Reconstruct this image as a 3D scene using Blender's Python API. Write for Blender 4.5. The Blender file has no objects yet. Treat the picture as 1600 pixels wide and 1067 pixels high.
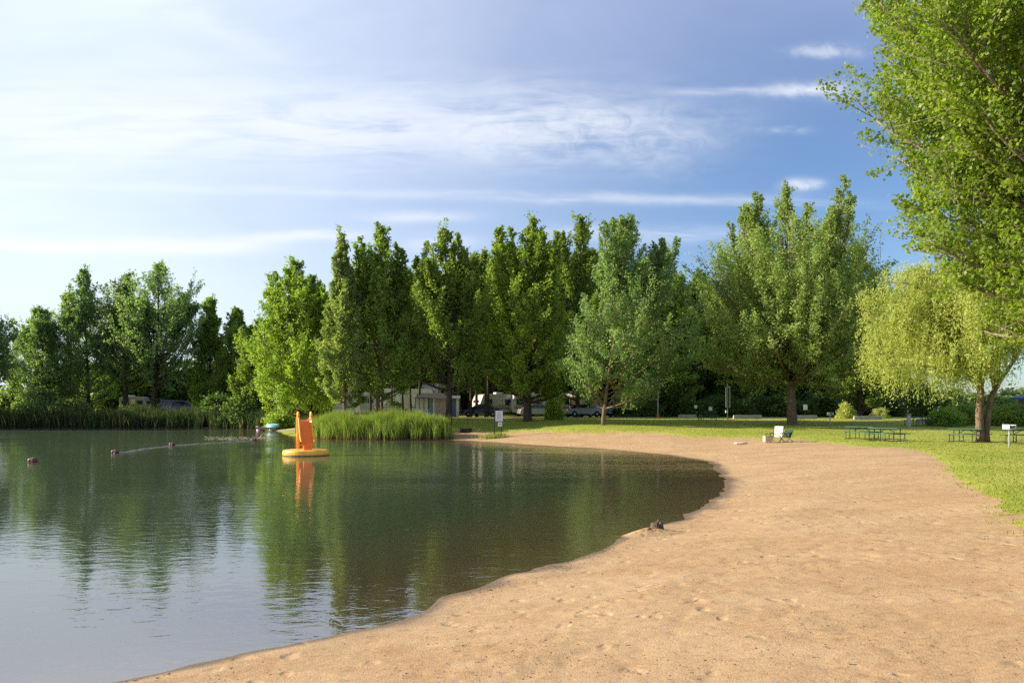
import bpy, bmesh, math, random
import numpy as np
from mathutils import Vector, Matrix

C = bpy.context.scene.collection
R = math.radians
# ------------------------------------------------------------------ camera, sky, sun, exposure
CAM_H, FPX, HZ = 2.4, 1200.0, 640.0
cam_d = bpy.data.cameras.new('camera'); cam = bpy.data.objects.new('camera', cam_d); C.objects.link(cam)
cam.location = (0, 0, CAM_H); cam.rotation_euler = (R(90), 0, 0)
cam_d.sensor_width = 36.0; cam_d.lens = 36.0 * FPX / 1600.0
cam_d.shift_y = (HZ - 533.5) / 1600.0
cam_d.clip_start = 0.1; cam_d.clip_end = 4000
sc = bpy.context.scene; sc.camera = cam

SUN_AZ, SUN_EL = R(-84), R(24)
EXPOSURE = 0.98
sd = bpy.data.lights.new('sun', 'SUN'); so = bpy.data.objects.new('sun', sd); C.objects.link(so)
sd.energy = 4.9; sd.angle = R(0.5); sd.color = (1.0, 0.88, 0.70)
sun_vec = Vector((math.sin(SUN_AZ) * math.cos(SUN_EL), math.cos(SUN_AZ) * math.cos(SUN_EL), math.sin(SUN_EL)))
so.rotation_euler = sun_vec.to_track_quat('Z', 'Y').to_euler(); so.location = (-40, 0, 40)
sc.view_settings.view_transform = 'Standard'; sc.view_settings.look = 'None'
sc.view_settings.exposure = EXPOSURE; sc.view_settings.gamma = 1.0
sc.render.engine = 'CYCLES'
sc.cycles.max_bounces = 8; sc.cycles.transparent_max_bounces = 8; sc.cycles.transmission_bounces = 6
sc.cycles.diffuse_bounces = 3; sc.cycles.glossy_bounces = 3
sc.cycles.use_denoising = False; sc.cycles.denoiser = 'OPENIMAGEDENOISE'; sc.cycles.denoising_input_passes = 'RGB_ALBEDO_NORMAL'; sc.cycles.denoising_prefilter = 'ACCURATE'
sc.cycles.sample_clamp_indirect = 6.0

def node(nt, t, ins=None, **kw):
    n = nt.nodes.new(t)
    for k, v in kw.items(): setattr(n, k, v)
    for k, v in (ins or {}).items():
        s = n.inputs[k]
        if isinstance(v, bpy.types.NodeSocket): nt.links.new(v, s)
        else: s.default_value = v
    return n
def mth(nt, op, a, b=0.0, c=0.0, clamp=False):
    n = node(nt, 'ShaderNodeMath', {0: a, 1: b, 2: c}, operation=op); n.use_clamp = clamp
    return n.outputs[0]
def sstep(nt, x, a, b):
    return node(nt, 'ShaderNodeMapRange', {0: x, 1: a, 2: b, 3: 0.0, 4: 1.0}, interpolation_type='SMOOTHSTEP').outputs[0]
def mixc(nt, f, a, b, bt='MIX'):
    n = node(nt, 'ShaderNodeMix', data_type='RGBA', blend_type=bt)
    for i, v in ((0, f), (6, a), (7, b)):
        s = n.inputs[i]
        if isinstance(v, bpy.types.NodeSocket): nt.links.new(v, s)
        else: s.default_value = v if i == 0 else (tuple(v) + (1,))[:4]
    return n.outputs[2]
def noise(nt, vec, scale, detail=4, rough=0.55, dist=0.0):
    return node(nt, 'ShaderNodeTexNoise', {'Vector': vec, 'Scale': scale, 'Detail': detail, 'Roughness': rough, 'Distortion': dist}).outputs[0]
def mapping(nt, vec, sc_=(1, 1, 1), rot=(0, 0, 0), loc=(0, 0, 0)):
    return node(nt, 'ShaderNodeMapping', {'Vector': vec, 'Scale': sc_, 'Rotation': rot, 'Location': loc}).outputs[0]

w = bpy.data.worlds.new('World'); sc.world = w; w.use_nodes = True
nt = w.node_tree; nt.nodes.clear()
sky = node(nt, 'ShaderNodeTexSky', sky_type='NISHITA', sun_disc=False, sun_elevation=SUN_EL, sun_rotation=SUN_AZ,
           altitude=200.0, air_density=1.0, dust_density=0.8, ozone_density=2.0)
SKY_STR = 0.12
CL = 1.0 / SKY_STR
tc = node(nt, 'ShaderNodeTexCoord'); sep = node(nt, 'ShaderNodeSeparateXYZ', {0: tc.outputs['Generated']})
yy = mth(nt, 'MAXIMUM', sep.outputs[1], 0.12)
u = mth(nt, 'DIVIDE', sep.outputs[0], yy); v = mth(nt, 'DIVIDE', sep.outputs[2], yy)
uv = node(nt, 'ShaderNodeCombineXYZ', {0: u, 1: v, 2: 0.0}).outputs[0]
n_big = noise(nt, mapping(nt, uv, (1.6, 4.0, 1), (0, 0, R(8))), 1.6, 5, 0.55, 0.4)
n_st = noise(nt, mapping(nt, uv, (3.0, 22.0, 1), (0, 0, R(-4))), 2.0, 6, 0.6, 0.6)
n_wsp = noise(nt, mapping(nt, uv, (9.0, 16.0, 1), (0, 0, R(35))), 3.0, 6, 0.62, 0.9)
n_crd = noise(nt, mapping(nt, uv, (2.2, 3.2, 1)), 3.2, 4, 0.6)
n_ver = noise(nt, mapping(nt, uv, (26.0, 6.0, 1), (0, 0, R(-12))), 1.6, 5, 0.6, 0.5)
# thin veil, thicker towards the sun
veil = mth(nt, 'MULTIPLY', sstep(nt, u, 0.42, -0.62), 0.86)
veil = mth(nt, 'MULTIPLY', veil, mth(nt, 'MULTIPLY_ADD', n_big, 0.75, 0.62))
top = mth(nt, 'MULTIPLY', sstep(nt, v, 0.30, 0.62), mth(nt, 'MULTIPLY_ADD', n_big, 0.5, 0.18))
low = mth(nt, 'MULTIPLY', sstep(nt, v, 0.30, -0.02), mth(nt, 'MULTIPLY', sstep(nt, u, 0.25, -0.6), 0.4))
acc = mth(nt, 'MAXIMUM', veil, 0.0)
def over(a, b):   # 1-(1-a)(1-b)
    return mth(nt, 'SUBTRACT', 1.0, mth(nt, 'MULTIPLY', mth(nt, 'SUBTRACT', 1.0, a), mth(nt, 'SUBTRACT', 1.0, b, clamp=True)))
acc = over(acc, low)
acc2 = None
def streak(u0, v0, su, sv, amp, slope=0.0, warp=0.012, nz=None, lo=0.35, p=4.0):
    du = mth(nt, 'DIVIDE', mth(nt, 'SUBTRACT', u, u0), su)
    vv = mth(nt, 'SUBTRACT', v, mth(nt, 'MULTIPLY_ADD', mth(nt, 'SUBTRACT', u, u0), slope, v0))
    vv = mth(nt, 'ADD', vv, mth(nt, 'MULTIPLY', mth(nt, 'SUBTRACT', n_crd, 0.5), warp * 3.2))
    dv = mth(nt, 'DIVIDE', vv, sv)
    g = mth(nt, 'MULTIPLY', mth(nt, 'EXPONENT', mth(nt, 'MULTIPLY', mth(nt, 'POWER', mth(nt, 'ABSOLUTE', du), p), -1.0)),
            mth(nt, 'EXPONENT', mth(nt, 'MULTIPLY', mth(nt, 'MULTIPLY', dv, dv), -1.0)))
    m = sstep(nt, nz if nz is not None else n_st, lo - 0.08, lo + 0.30)
    return mth(nt, 'MULTIPLY', g, mth(nt, 'MULTIPLY', m, amp))
P = lambda px, py: ((px - 800) / 1200.0, (640 - py) / 1200.0)
for (px, py, sx, sy, amp, slope, warp, nz, lo, p) in (
    (420, 195, 620, 62, 0.62, 0.0, .02, n_st, .30, 4), (900, 205, 210, 40, 0.42, 0.0, .03, n_wsp, .40, 3),
    (420, 298, 900, 7, 0.26, -.022, .006, n_st, .25, 6), (1020, 311, 260, 9, 0.20, -.01, .008, n_st, .35, 4),
    (170, 385, 250, 13, 0.75, 0.0, .006, n_st, .22, 6), (470, 370, 110, 9, 0.55, 0.03, .008, n_st, .25, 4),
    (655, 338, 85, 8, 0.45, 0.0, .006, n_st, .25, 3), (1000, 366, 150, 12, 0.42, 0.0, .008, n_st, .28, 3),
    (1270, 140, 72, 13, 0.62, 0.05, .016, n_wsp, .30, 3), (1150, 143, 110, 6, 0.30, 0.0, .006, n_st, .25, 4),
    (1255, 291, 32, 8, 0.6, 0.06, .01, n_wsp, .25, 3), (1290, 77, 55, 9, 0.45, 0.0, .01, n_wsp, .32, 3),
    (1225, 208, 40, 6, 0.22, 0.0, .01, n_wsp, .35, 3), (690, 382, 60, 12, 0.35, 0.0, .01, n_st, .3, 3),
    (310, 30, 130, 26, 0.30, -.5, .03, n_st, .35, 2)):
    a, b = P(px, py)
    q_ = streak(a, b, sx / 1200.0, sy / 1200.0, amp, slope, warp, nz, lo, float(p))
    acc2 = q_ if acc2 is None else over(acc2, q_)
fwd = sstep(nt, sep.outputs[1], 0.0, 0.2)
acc = mth(nt, 'ADD', mth(nt, 'MULTIPLY', acc, fwd), mth(nt, 'MULTIPLY', mth(nt, 'SUBTRACT', 1.0, fwd), 0.35))
skc = mixc(nt, 1.0, sky.outputs[0], (0.56, 0.635, 0.755), 'MULTIPLY')
c1 = mixc(nt, mth(nt, 'MULTIPLY', top, fwd), skc, (0.30 * CL, 0.335 * CL, 0.49 * CL))
warm = sstep(nt, u, 0.4, -0.7)
cc = mixc(nt, warm, (0.40 * CL, 0.44 * CL, 0.54 * CL), (0.465 * CL, 0.52 * CL, 0.585 * CL))
c2 = mixc(nt, mth(nt, 'MULTIPLY', acc2, fwd), mixc(nt, acc, c1, cc), (0.53 * CL, 0.545 * CL, 0.575 * CL))
bg = node(nt, 'ShaderNodeBackground', {'Color': c2, 'Strength': SKY_STR})
nt.links.new(bg.outputs[0], node(nt, 'ShaderNodeOutputWorld').inputs[0])

# ------------------------------------------------------------------ helpers
rng = np.random.default_rng(7); random.seed(7)
def tag(o, label=None, cat=None, group=None, kind=None):
    if label: o['label'] = label
    if cat: o['category'] = cat
    if group: o['group'] = group
    if kind: o['kind'] = kind
    return o
def thing(name, label, cat, loc=(0, 0, 0), rz=0.0, group=None):
    o = bpy.data.objects.new(name, None); C.objects.link(o); o.empty_display_size = 0.2
    o.location = loc; o.rotation_euler = (0, 0, rz)
    return tag(o, label, cat, group)
def mat(name, col, rough=0.6, var=0.15, vscale=6.0, metal=0.0, spec=0.4, bump=0.0, bscale=30.0, coat=0.0):
    m = bpy.data.materials.new(name); m.use_nodes = True; t = m.node_tree
    b = t.nodes['Principled BSDF']
    g = node(t, 'ShaderNodeTexCoord').outputs['Object']
    n = noise(t, g, vscale, 4)
    dk = tuple(c * (1 - var) for c in col); lt = tuple(min(1, c * (1 + var)) for c in col)
    t.links.new(mixc(t, sstep(t, n, 0.3, 0.7), dk, lt), b.inputs['Base Color'])
    b.inputs['Roughness'].default_value = rough; b.inputs['Metallic'].default_value = metal
    b.inputs['Specular IOR Level'].default_value = spec; b.inputs['Coat Weight'].default_value = coat
    if bump > 0:
        bn = node(t, 'ShaderNodeBump', {'Height': noise(t, g, bscale, 5, 0.6), 'Strength': bump, 'Distance': 0.05})
        t.links.new(bn.outputs[0], b.inputs['Normal'])
    return m
class MB:
    """collects vertices and faces for ONE mesh object"""
    def __init__(s): s.v, s.f = [], []
    def add(s, vs, fs):
        k = len(s.v); s.v += [tuple(p) for p in vs]; s.f += [tuple(i + k for i in f) for f in fs]; return s
    def box(s, c, d, rz=0.0, top=1.0, rx=0.0):
        hx, hy, hz = d[0] / 2, d[1] / 2, d[2] / 2; M = Matrix.Rotation(rz, 3, 'Z') @ Matrix.Rotation(rx, 3, 'X')
        vs = []
        for z, k in ((-hz, 1.0), (hz, top)):
            for x, y in ((-hx, -hy), (hx, -hy), (hx, hy), (-hx, hy)): vs.append(Vector(c) + M @ Vector((x * k, y * k, z)))
        return s.add(vs, [(3, 2, 1, 0), (4, 5, 6, 7), (0, 1, 5, 4), (1, 2, 6, 5), (2, 3, 7, 6), (3, 0, 4, 7)])
    def tube(s, pts, rad, n=8):
        pts = [Vector(p) for p in pts]; m = len(pts); vs = []
        rads = rad if isinstance(rad, (list, tuple)) else [rad] * m
        ref = None
        for i in range(m):
            t = (pts[min(i + 1, m - 1)] - pts[max(i - 1, 0)]).normalized()
            if ref is None: ref = t.orthogonal().normalized()
            ref = (ref - t * ref.dot(t)); ref = ref.normalized() if ref.length > 1e-6 else t.orthogonal().normalized()
            b = t.cross(ref)
            for k in range(n):
                a = 2 * math.pi * k / n; vs.append(pts[i] + (ref * math.cos(a) + b * math.sin(a)) * rads[i])
        fs = [(i * n + k, i * n + (k + 1) % n, (i + 1) * n + (k + 1) % n, (i + 1) * n + k) for i in range(m - 1) for k in range(n)]
        fs += [tuple(range(n - 1, -1, -1)), tuple((m - 1) * n + k for k in range(n))]
        return s.add(vs, fs)
    def lathe(s, prof, c=(0, 0, 0), n=24, axis='Z'):
        vs = []; m = len(prof)
        for r_, z in prof:
            for k in range(n):
                a = 2 * math.pi * k / n; p = (r_ * math.cos(a), r_ * math.sin(a), z)
                if axis == 'X': p = (p[2], p[0], p[1])
                if axis == 'Y': p = (p[0], p[2], p[1])
                vs.append(Vector(c) + Vector(p))
        fs = [(i * n + k, i * n + (k + 1) % n, (i + 1) * n + (k + 1) % n, (i + 1) * n + k) for i in range(m - 1) for k in range(n)]
        fs += [tuple(range(n - 1, -1, -1)), tuple((m - 1) * n + k for k in range(n))]
        return s.add(vs, fs)
    def prism(s, poly, y0, y1, shrink=0.0):
        """side outline in x,z swept along y; shrink tucks the upper outline in (tumblehome)"""
        n = len(poly); zs = [p[1] for p in poly]; lo, hi = min(zs), max(zs); vs = []
        for y in (y0, y1):
            for x, z in poly:
                k = shrink * (z - lo) / max(hi - lo, 1e-6); yy_ = y + (k if y == y0 else -k); vs.append((x, yy_, z))
        fs = [tuple(range(n)), tuple(range(2 * n - 1, n - 1, -1))] + [(i, n + i, n + (i + 1) % n, (i + 1) % n) for i in range(n)]
        return s.add(vs, fs)
    def build(s, name, m, parent=None, bevel=0.0, smooth=False, loc=None):
        me = bpy.data.meshes.new(name); me.from_pydata(s.v, [], s.f); me.update()
        bm = bmesh.new(); bm.from_mesh(me); bmesh.ops.recalc_face_normals(bm, faces=bm.faces)
        if bevel > 0: bmesh.ops.bevel(bm, geom=bm.edges[:], offset=bevel, segments=2, affect='EDGES', profile=0.6, clamp_overlap=True)
        bm.to_mesh(me); bm.free()
        if smooth:
            for p in me.polygons: p.use_smooth = True
        me.materials.append(m)
        o = bpy.data.objects.new(name, me); C.objects.link(o)
        if parent: o.parent = parent
        if loc: o.location = loc
        return o
def mesh_np(name, verts, quads, m, parent=None, tint=None, smooth=False, attr='tint'):
    me = bpy.data.meshes.new(name); verts = np.ascontiguousarray(verts, np.float32); quads = np.ascontiguousarray(quads, np.int32)
    k = quads.shape[1]
    me.vertices.add(len(verts)); me.vertices.foreach_set('co', verts.ravel())
    me.loops.add(quads.size); me.loops.foreach_set('vertex_index', quads.ravel())
    me.polygons.add(len(quads)); me.polygons.foreach_set('loop_start', np.arange(0, quads.size, k, dtype=np.int32))
    if smooth: me.polygons.foreach_set('use_smooth', np.ones(len(quads), bool))
    if tint is not None:
        a = me.attributes.new(attr, 'FLOAT', 'POINT'); a.data.foreach_set('value', np.ascontiguousarray(tint, np.float32))
    me.update(calc_edges=True); me.materials.append(m)
    o = bpy.data.objects.new(name, me); C.objects.link(o)
    if parent: o.parent = parent
    return o
def copy_tree(o, parent=None):
    c = o.copy(); C.objects.link(c)
    if parent: c.parent = parent
    for ch in list(o.children): copy_tree(ch, c)
    return c
def _h(ix, iy, s):
    n = (ix.astype(np.int64) * 374761393 + iy.astype(np.int64) * 668265263 + s * 1274126177) & 0x7fffffff
    n = ((n ^ (n >> 13)) * 1274126177) & 0x7fffffff
    return ((n ^ (n >> 16)) & 0xffff) / 65535.0
def vnoise(x, y, s=0):
    x = np.asarray(x, float); y = np.asarray(y, float); ix = np.floor(x); iy = np.floor(y); fx = x - ix; fy = y - iy
    fx = fx * fx * (3 - 2 * fx); fy = fy * fy * (3 - 2 * fy)
    a, b, c, d = _h(ix, iy, s), _h(ix + 1, iy, s), _h(ix, iy + 1, s), _h(ix + 1, iy + 1, s)
    return (a * (1 - fx) + b * fx) * (1 - fy) + (c * (1 - fx) + d * fx) * fy - 0.5
def fbm(x, y, o=4, s=0):
    t = 0; a = 1.0
    for i in range(o): t = t + a * vnoise(x * 2 ** i, y * 2 ** i, s + i * 17); a *= 0.5
    return t
def ss(a, b, x): t = np.clip((x - a) / (b - a), 0, 1); return t * t * (3 - 2 * t)
def sdist(px, py, poly):
    """signed distance to a closed polygon, positive inside"""
    px = np.asarray(px, float); py = np.asarray(py, float); d = np.full(px.shape, 1e9); ins = np.zeros(px.shape, bool)
    n = len(poly)
    for i in range(n):
        (x0, y0), (x1, y1) = poly[i], poly[(i + 1) % n]; ex, ey = x1 - x0, y1 - y0
        t = np.clip(((px - x0) * ex + (py - y0) * ey) / (ex * ex + ey * ey + 1e-9), 0, 1)
        d = np.minimum(d, (px - x0 - t * ex) ** 2 + (py - y0 - t * ey) ** 2)
        cr = (y0 > py) != (y1 > py)
        with np.errstate(divide='ignore', invalid='ignore'): xi = ex * (py - y0) / (ey if ey != 0 else 1e-9) + x0
        ins ^= cr & (px < xi)
    d = np.sqrt(d); return np.where(ins, d, -d)
def smooth_poly(pts, it=2):
    for _ in range(it):
        q = [pts[0]]
        for a, b in zip(pts[:-1], pts[1:]):
            q += [(a[0] * .75 + b[0] * .25, a[1] * .75 + b[1] * .25), (a[0] * .25 + b[0] * .75, a[1] * .25 + b[1] * .75)]
        pts = q + [pts[-1]]
    return pts

# ------------------------------------------------------------------ terrain
def wl(px, py): D = CAM_H * FPX / (py - HZ); return ((px - 800) / FPX * D, D)
shore_pts = [(-15, 2.0), (-7.0, 4.4)] + [wl(*p) for p in ((190, 1067), (400, 1015), (530, 992), (640, 965), (690, 938), (790, 910), (860, 885), (920, 864), (985, 840),
    (1030, 822), (1075, 806), (1112, 790), (1135, 762), (1138, 752), (1122, 738), (1108, 722), (1060, 713), (950, 702), (850, 697), (750, 690), (700, 687))]
shore_pts += [(-10.2, 61.6), (-16, 63.5), (-19.4, 68), (-23.2, 79), (-27, 90), (-30.5, 96.5), (-36, 100), (-43, 102.5), (-69, 103), (-95, 104), (-140, 108), (-220, 100)]
lake = [(-260, -120), (-60, -40)] + smooth_poly(shore_pts) + [(-330, 60)]
def gz(x, y, detail=False):
    x = np.asarray(x, float); y = np.asarray(y, float)
    d = -sdist(x, y, lake)
    wob = fbm(x * 0.9, y * 0.9, 3, 5) * 0.35 * np.clip(1 - np.abs(d) / 4, 0, 1)
    d = d + wob
    up = 0.5 * (0.22 * np.clip(d / 2.2, 0, 1) + 0.78 * ss(0, 10, d))
    rise = ss(0, 12, d) * (1.0 * ss(42, 80, y) + 0.2 * ss(80, 110, y))
    z = np.where(d > 0, up + rise, np.maximum(d * 0.10, -1.6))
    if detail:
        near = ss(0.0, 2.5, d)
        z = z + near * (fbm(x * 0.35, y * 0.35, 3, 1) * 0.035 + fbm(x * 1.3, y * 1.3, 3, 2) * 0.007)
        f1 = fbm(x * 4.2, y * 4.2, 3, 9)
        z = z + near * (-np.clip(f1 - 0.30, 0, 1) * 0.07 + fbm(x * 7, y * 7, 2, 31) * 0.010) * ss(75, 45, y)
        edge = np.exp(-((d - 0.25) / 0.22) ** 2) * (0.5 + vnoise(x * 2.0, y * 2.0, 44)) * ss(30, 12, y)
        z = z + edge * 0.022
    return z
def gz1(x, y): return float(gz(np.array([x]), np.array([y]))[0])
def at(px, D, dz=0.0):
    x = (px - 800) / FPX * D; return Vector((x, D, gz1(x, D) + dz))
def unproj(px, py):
    Ds = np.linspace(5, 140, 2700); x = (px - 800) / FPX * Ds; g = gz(x, Ds); zr = CAM_H - (py - HZ) / FPX * Ds
    i = int(np.argmax(zr < g)); return (float(x[i]), float(Ds[i]))
lawn_edge = [(11, -60), (10.2, 2.0), (9.4, 7.5)] + [unproj(*p) for p in ((1640, 850), (1600, 822), (1572, 797), (1540, 770), (1500, 742), (1455, 713), (1432, 703), (1400, 700), (1350, 697), (1300, 692),
    (1255, 687), (1190, 685), (1120, 683), (1070, 681), (1045, 677), (1000, 676), (900, 676), (830, 674), (785, 675), (740, 671), (705, 671))]
lawn = smooth_poly(lawn_edge, 1) + [(-9, 66), (-16, 66.5), (-20.5, 70.5), (-24.6, 80.5), (-28.5, 91), (-32, 98), (-37, 101.6), (-44, 104), (-69, 104.6), (-95, 105.6), (-140, 109.6),
    (-300, 104), (-1500, 100), (-1500, 1800), (1500, 1800), (1500, -60)]

def axis(segs):
    out = [segs[0][0]]
    for a, b, st0, st1 in segs:
        x = a
        while x < b - 1e-6:
            t = (x - a) / (b - a); x = min(b, x + st0 * (1 - t) + st1 * t); out.append(x)
    return np.array(out)
AX = axis([(-1500, -200, 250, 40), (-200, -60, 12, 2.5), (-60, -12, 1.2, .3), (-12, -5, .25, .07), (-5, 9, .06, .06), (9, 20, .08, .3), (20, 60, .35, 1.5), (60, 200, 3, 14), (200, 1500, 40, 250)])
AY = axis([(-250, -30, 60, 8), (-30, 3, 4, .3), (3, 14, .05, .07), (14, 30, .08, .22), (30, 70, .25, .5), (70, 125, .6, 2.5), (125, 300, 5, 25), (300, 1800, 60, 300)])
def grid(ax, ay):
    X, Y = np.meshgrid(ax, ay); nx, ny = len(ax), len(ay)
    i = np.arange(nx * ny).reshape(ny, nx)
    q = np.stack([i[:-1, :-1], i[:-1, 1:], i[1:, 1:], i[1:, :-1]], -1).reshape(-1, 4)
    return X.ravel(), Y.ravel(), q
def keep(V, q, mask, attr=None):
    q = q[mask]; ids = np.unique(q); re = np.zeros(len(V), np.int64); re[ids] = np.arange(len(ids))
    return V[ids], re[q], (attr[ids] if attr is not None else None)

# --- sand material
def sand_material():
    m = bpy.data.materials.new('beach_sand'); m.use_nodes = True; t = m.node_tree; b = t.nodes['Principled BSDF']
    pos = node(t, 'ShaderNodeNewGeometry').outputs['Position']
    z = node(t, 'ShaderNodeSeparateXYZ', {0: pos}).outputs[2]
    big = noise(t, mapping(t, pos, (0.35, 0.8, 1)), 1.0, 5, 0.6, 0.3); mid = noise(t, mapping(t, pos, (1.2, 2.2, 1)), 1.3, 6, 0.65, 0.3)
    fine = noise(t, pos, 45, 4, 0.7); grain = noise(t, pos, 190, 2, 0.6)
    col = mixc(t, sstep(t, big, 0.30, 0.70), (0.40, 0.255, 0.130), (0.475, 0.325, 0.180))
    col = mixc(t, mth(t, 'MULTIPLY', sstep(t, mid, 0.50, 0.72), 0.55), col, (0.335, 0.185, 0.080))
    col = mixc(t, mth(t, 'MULTIPLY', sstep(t, mid, 0.46, 0.26), 0.5), col, (0.49, 0.355, 0.215))
    col = mixc(t, mth(t, 'MULTIPLY', sstep(t, fine, 0.58, 0.72), 0.6), col, (0.19, 0.115, 0.060))
    m2 = noise(t, mapping(t, pos, (1.0, 1.5, 1)), 9.0, 5, 0.72, 0.2)
    col = mixc(t, mth(t, 'MULTIPLY', sstep(t, m2, 0.54, 0.70), 0.7), col, (0.25, 0.145, 0.068))
    col = mixc(t, mth(t, 'MULTIPLY', sstep(t, m2, 0.46, 0.32), 0.5), col, (0.53, 0.40, 0.25))
    f2 = noise(t, pos, 70, 2, 0.6)
    col = mixc(t, mth(t, 'MULTIPLY', sstep(t, f2, 0.56, 0.68), 0.5), col, (0.20, 0.12, 0.06))
    spk = noise(t, pos, 24, 3, 0.75)
    col = mixc(t, mth(t, 'MULTIPLY', sstep(t, spk, 0.64, 0.72), 0.65), col, (0.11, 0.065, 0.034))
    wz = mth(t, 'ADD', z, mth(t, 'MULTIPLY', mth(t, 'SUBTRACT', mid, 0.5), 0.02))
    wet = sstep(t, wz, 0.032, 0.006)
    col = mixc(t, mth(t, 'MULTIPLY', wet, 0.75), col, (0.145, 0.095, 0.055))
    deep = sstep(t, z, -0.02, -0.35)
    col = mixc(t, deep, col, (0.11, 0.085, 0.04))
    t.links.new(col, b.inputs['Base Color'])
    t.links.new(mth(t, 'MULTIPLY_ADD', wet, -0.68, 0.92), b.inputs['Roughness']); t.links.new(mth(t, 'MULTIPLY_ADD', wet, 0.4, 0.2), b.inputs['Specular IOR Level'])
    hgt = mth(t, 'ADD', mth(t, 'MULTIPLY', mid, 0.35), mth(t, 'ADD', mth(t, 'MULTIPLY', fine, 0.42), mth(t, 'MULTIPLY', grain, 0.12)))
    hgt = mth(t, 'ADD', hgt, mth(t, 'MULTIPLY', noise(t, pos, 7.0, 5, 0.65, 0.2), 0.6))
    vp = node(t, 'ShaderNodeVectorMath', {0: pos, 1: (0, 0, 0)}, operation='ADD')
    dn = node(t, 'ShaderNodeTexNoise', {'Vector': pos, 'Scale': 2.0, 'Detail': 3}).outputs['Color']
    vm = node(t, 'ShaderNodeVectorMath', {0: dn, 1: (.5, .5, .5), 2: pos}, operation='MULTIPLY_ADD').outputs[0]
    vo = node(t, 'ShaderNodeTexVoronoi', {'Vector': mapping(t, vm, (1.0, 1.0, 0.0)), 'Scale': 2.7, 'Randomness': 1.0}, feature='F1').outputs['Distance']
    hgt = mth(t, 'ADD', hgt, mth(t, 'MULTIPLY', mth(t, 'MULTIPLY', sstep(t, vo, 0.05, 0.30), 1.1), sstep(t, big, 0.34, 0.56)))
    bn = node(t, 'ShaderNodeBump', {'Height': hgt, 'Strength': 0.62, 'Distance': 0.035}); t.links.new(bn.outputs[0], b.inputs['Normal'])
    return m
X, Y, Q = grid(AX, AY)
Zd = gz(X, Y, True); SD_L = sdist(X, Y, lawn)
V = np.stack([X, Y, Zd], -1)
tag(mesh_np('sand_beach', V, Q, sand_material(), smooth=True), kind='structure', label='tan sand beach curving round the lake and its shallow bed', cat='beach')

# --- lawn sheet
def grass_material(name, blade=False):
    m = bpy.data.materials.new(name); m.use_nodes = True; t = m.node_tree; b = t.nodes['Principled BSDF']
    pos = node(t, 'ShaderNodeNewGeometry').outputs['Position']
    big = noise(t, pos, 0.22, 4, 0.6); mid = noise(t, pos, 1.7, 5, 0.65); fine = noise(t, pos, 26, 4, 0.7)
    col = mixc(t, sstep(t, big, 0.35, 0.68), (0.285, 0.325, 0.046), (0.375, 0.385, 0.070))
    col = mixc(t, mth(t, 'MULTIPLY', sstep(t, mid, 0.50, 0.75), 0.5), col, (0.47, 0.41, 0.11))
    col = mixc(t, mth(t, 'MULTIPLY', sstep(t, fine, 0.45, 0.7), 0.6), col, (0.190, 0.245, 0.032))
    t.links.new(col, b.inputs['Base Color']); b.inputs['Roughness'].default_value = 0.75; b.inputs['Specular IOR Level'].default_value = 0.15
    if blade:
        tr = node(t, 'ShaderNodeBsdfTranslucent', {'Color': mixc(t, 0.5, col, (0.20, 0.26, 0.03))})
        ms = node(t, 'ShaderNodeMixShader', {0: 0.4}); t.links.new(b.outputs[0], ms.inputs[1]); t.links.new(tr.outputs[0], ms.inputs[2])
        t.links.new(ms.outputs[0], t.nodes['Material Output'].inputs[0])
    else:
        h = mth(t, 'ADD', mth(t, 'MULTIPLY', mid, 0.8), fine)
        bn = node(t, 'ShaderNodeBump', {'Height': h, 'Strength': 0.9, 'Distance': 0.06}); t.links.new(bn.outputs[0], b.inputs['Normal'])
    return m
def edge_noise(x, y): return (fbm(x * 0.7, y * 0.7, 3, 61) * 0.55 + fbm(x * 3.1, y * 3.1, 3, 62) * 0.40) * ss(130, 60, y)
sdl = SD_L + edge_noise(X, Y)
Zl = gz(X, Y) + np.clip(sdl * 0.14, -0.12, 0.05) + fbm(X * 0.3, Y * 0.3, 3, 71) * 0.05 * ss(0, 3, sdl) + 0.02 * ss(0, 2, sdl)
Vl = np.stack([X, Y, Zl], -1)
msk = (sdl[Q] > -0.7).all(1)
v_, q_, _ = keep(Vl, Q, msk)
tag(mesh_np('lawn', v_, q_, grass_material('lawn_grass'), smooth=True), kind='structure', label='mown green lawn behind the sand', cat='lawn')
def lawn_z(x, y):
    s = sdist(x, y, lawn); s = s + edge_noise(x, y)
    return gz(x, y) + np.clip(s * 0.14, -0.12, 0.05) + fbm(x * 0.3, y * 0.3, 3, 71) * 0.05 * ss(0, 3, s) + 0.02 * ss(0, 2, s), s
def lz(x, y): return float(lawn_z(np.array([x]), np.array([y]))[0][0])

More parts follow.
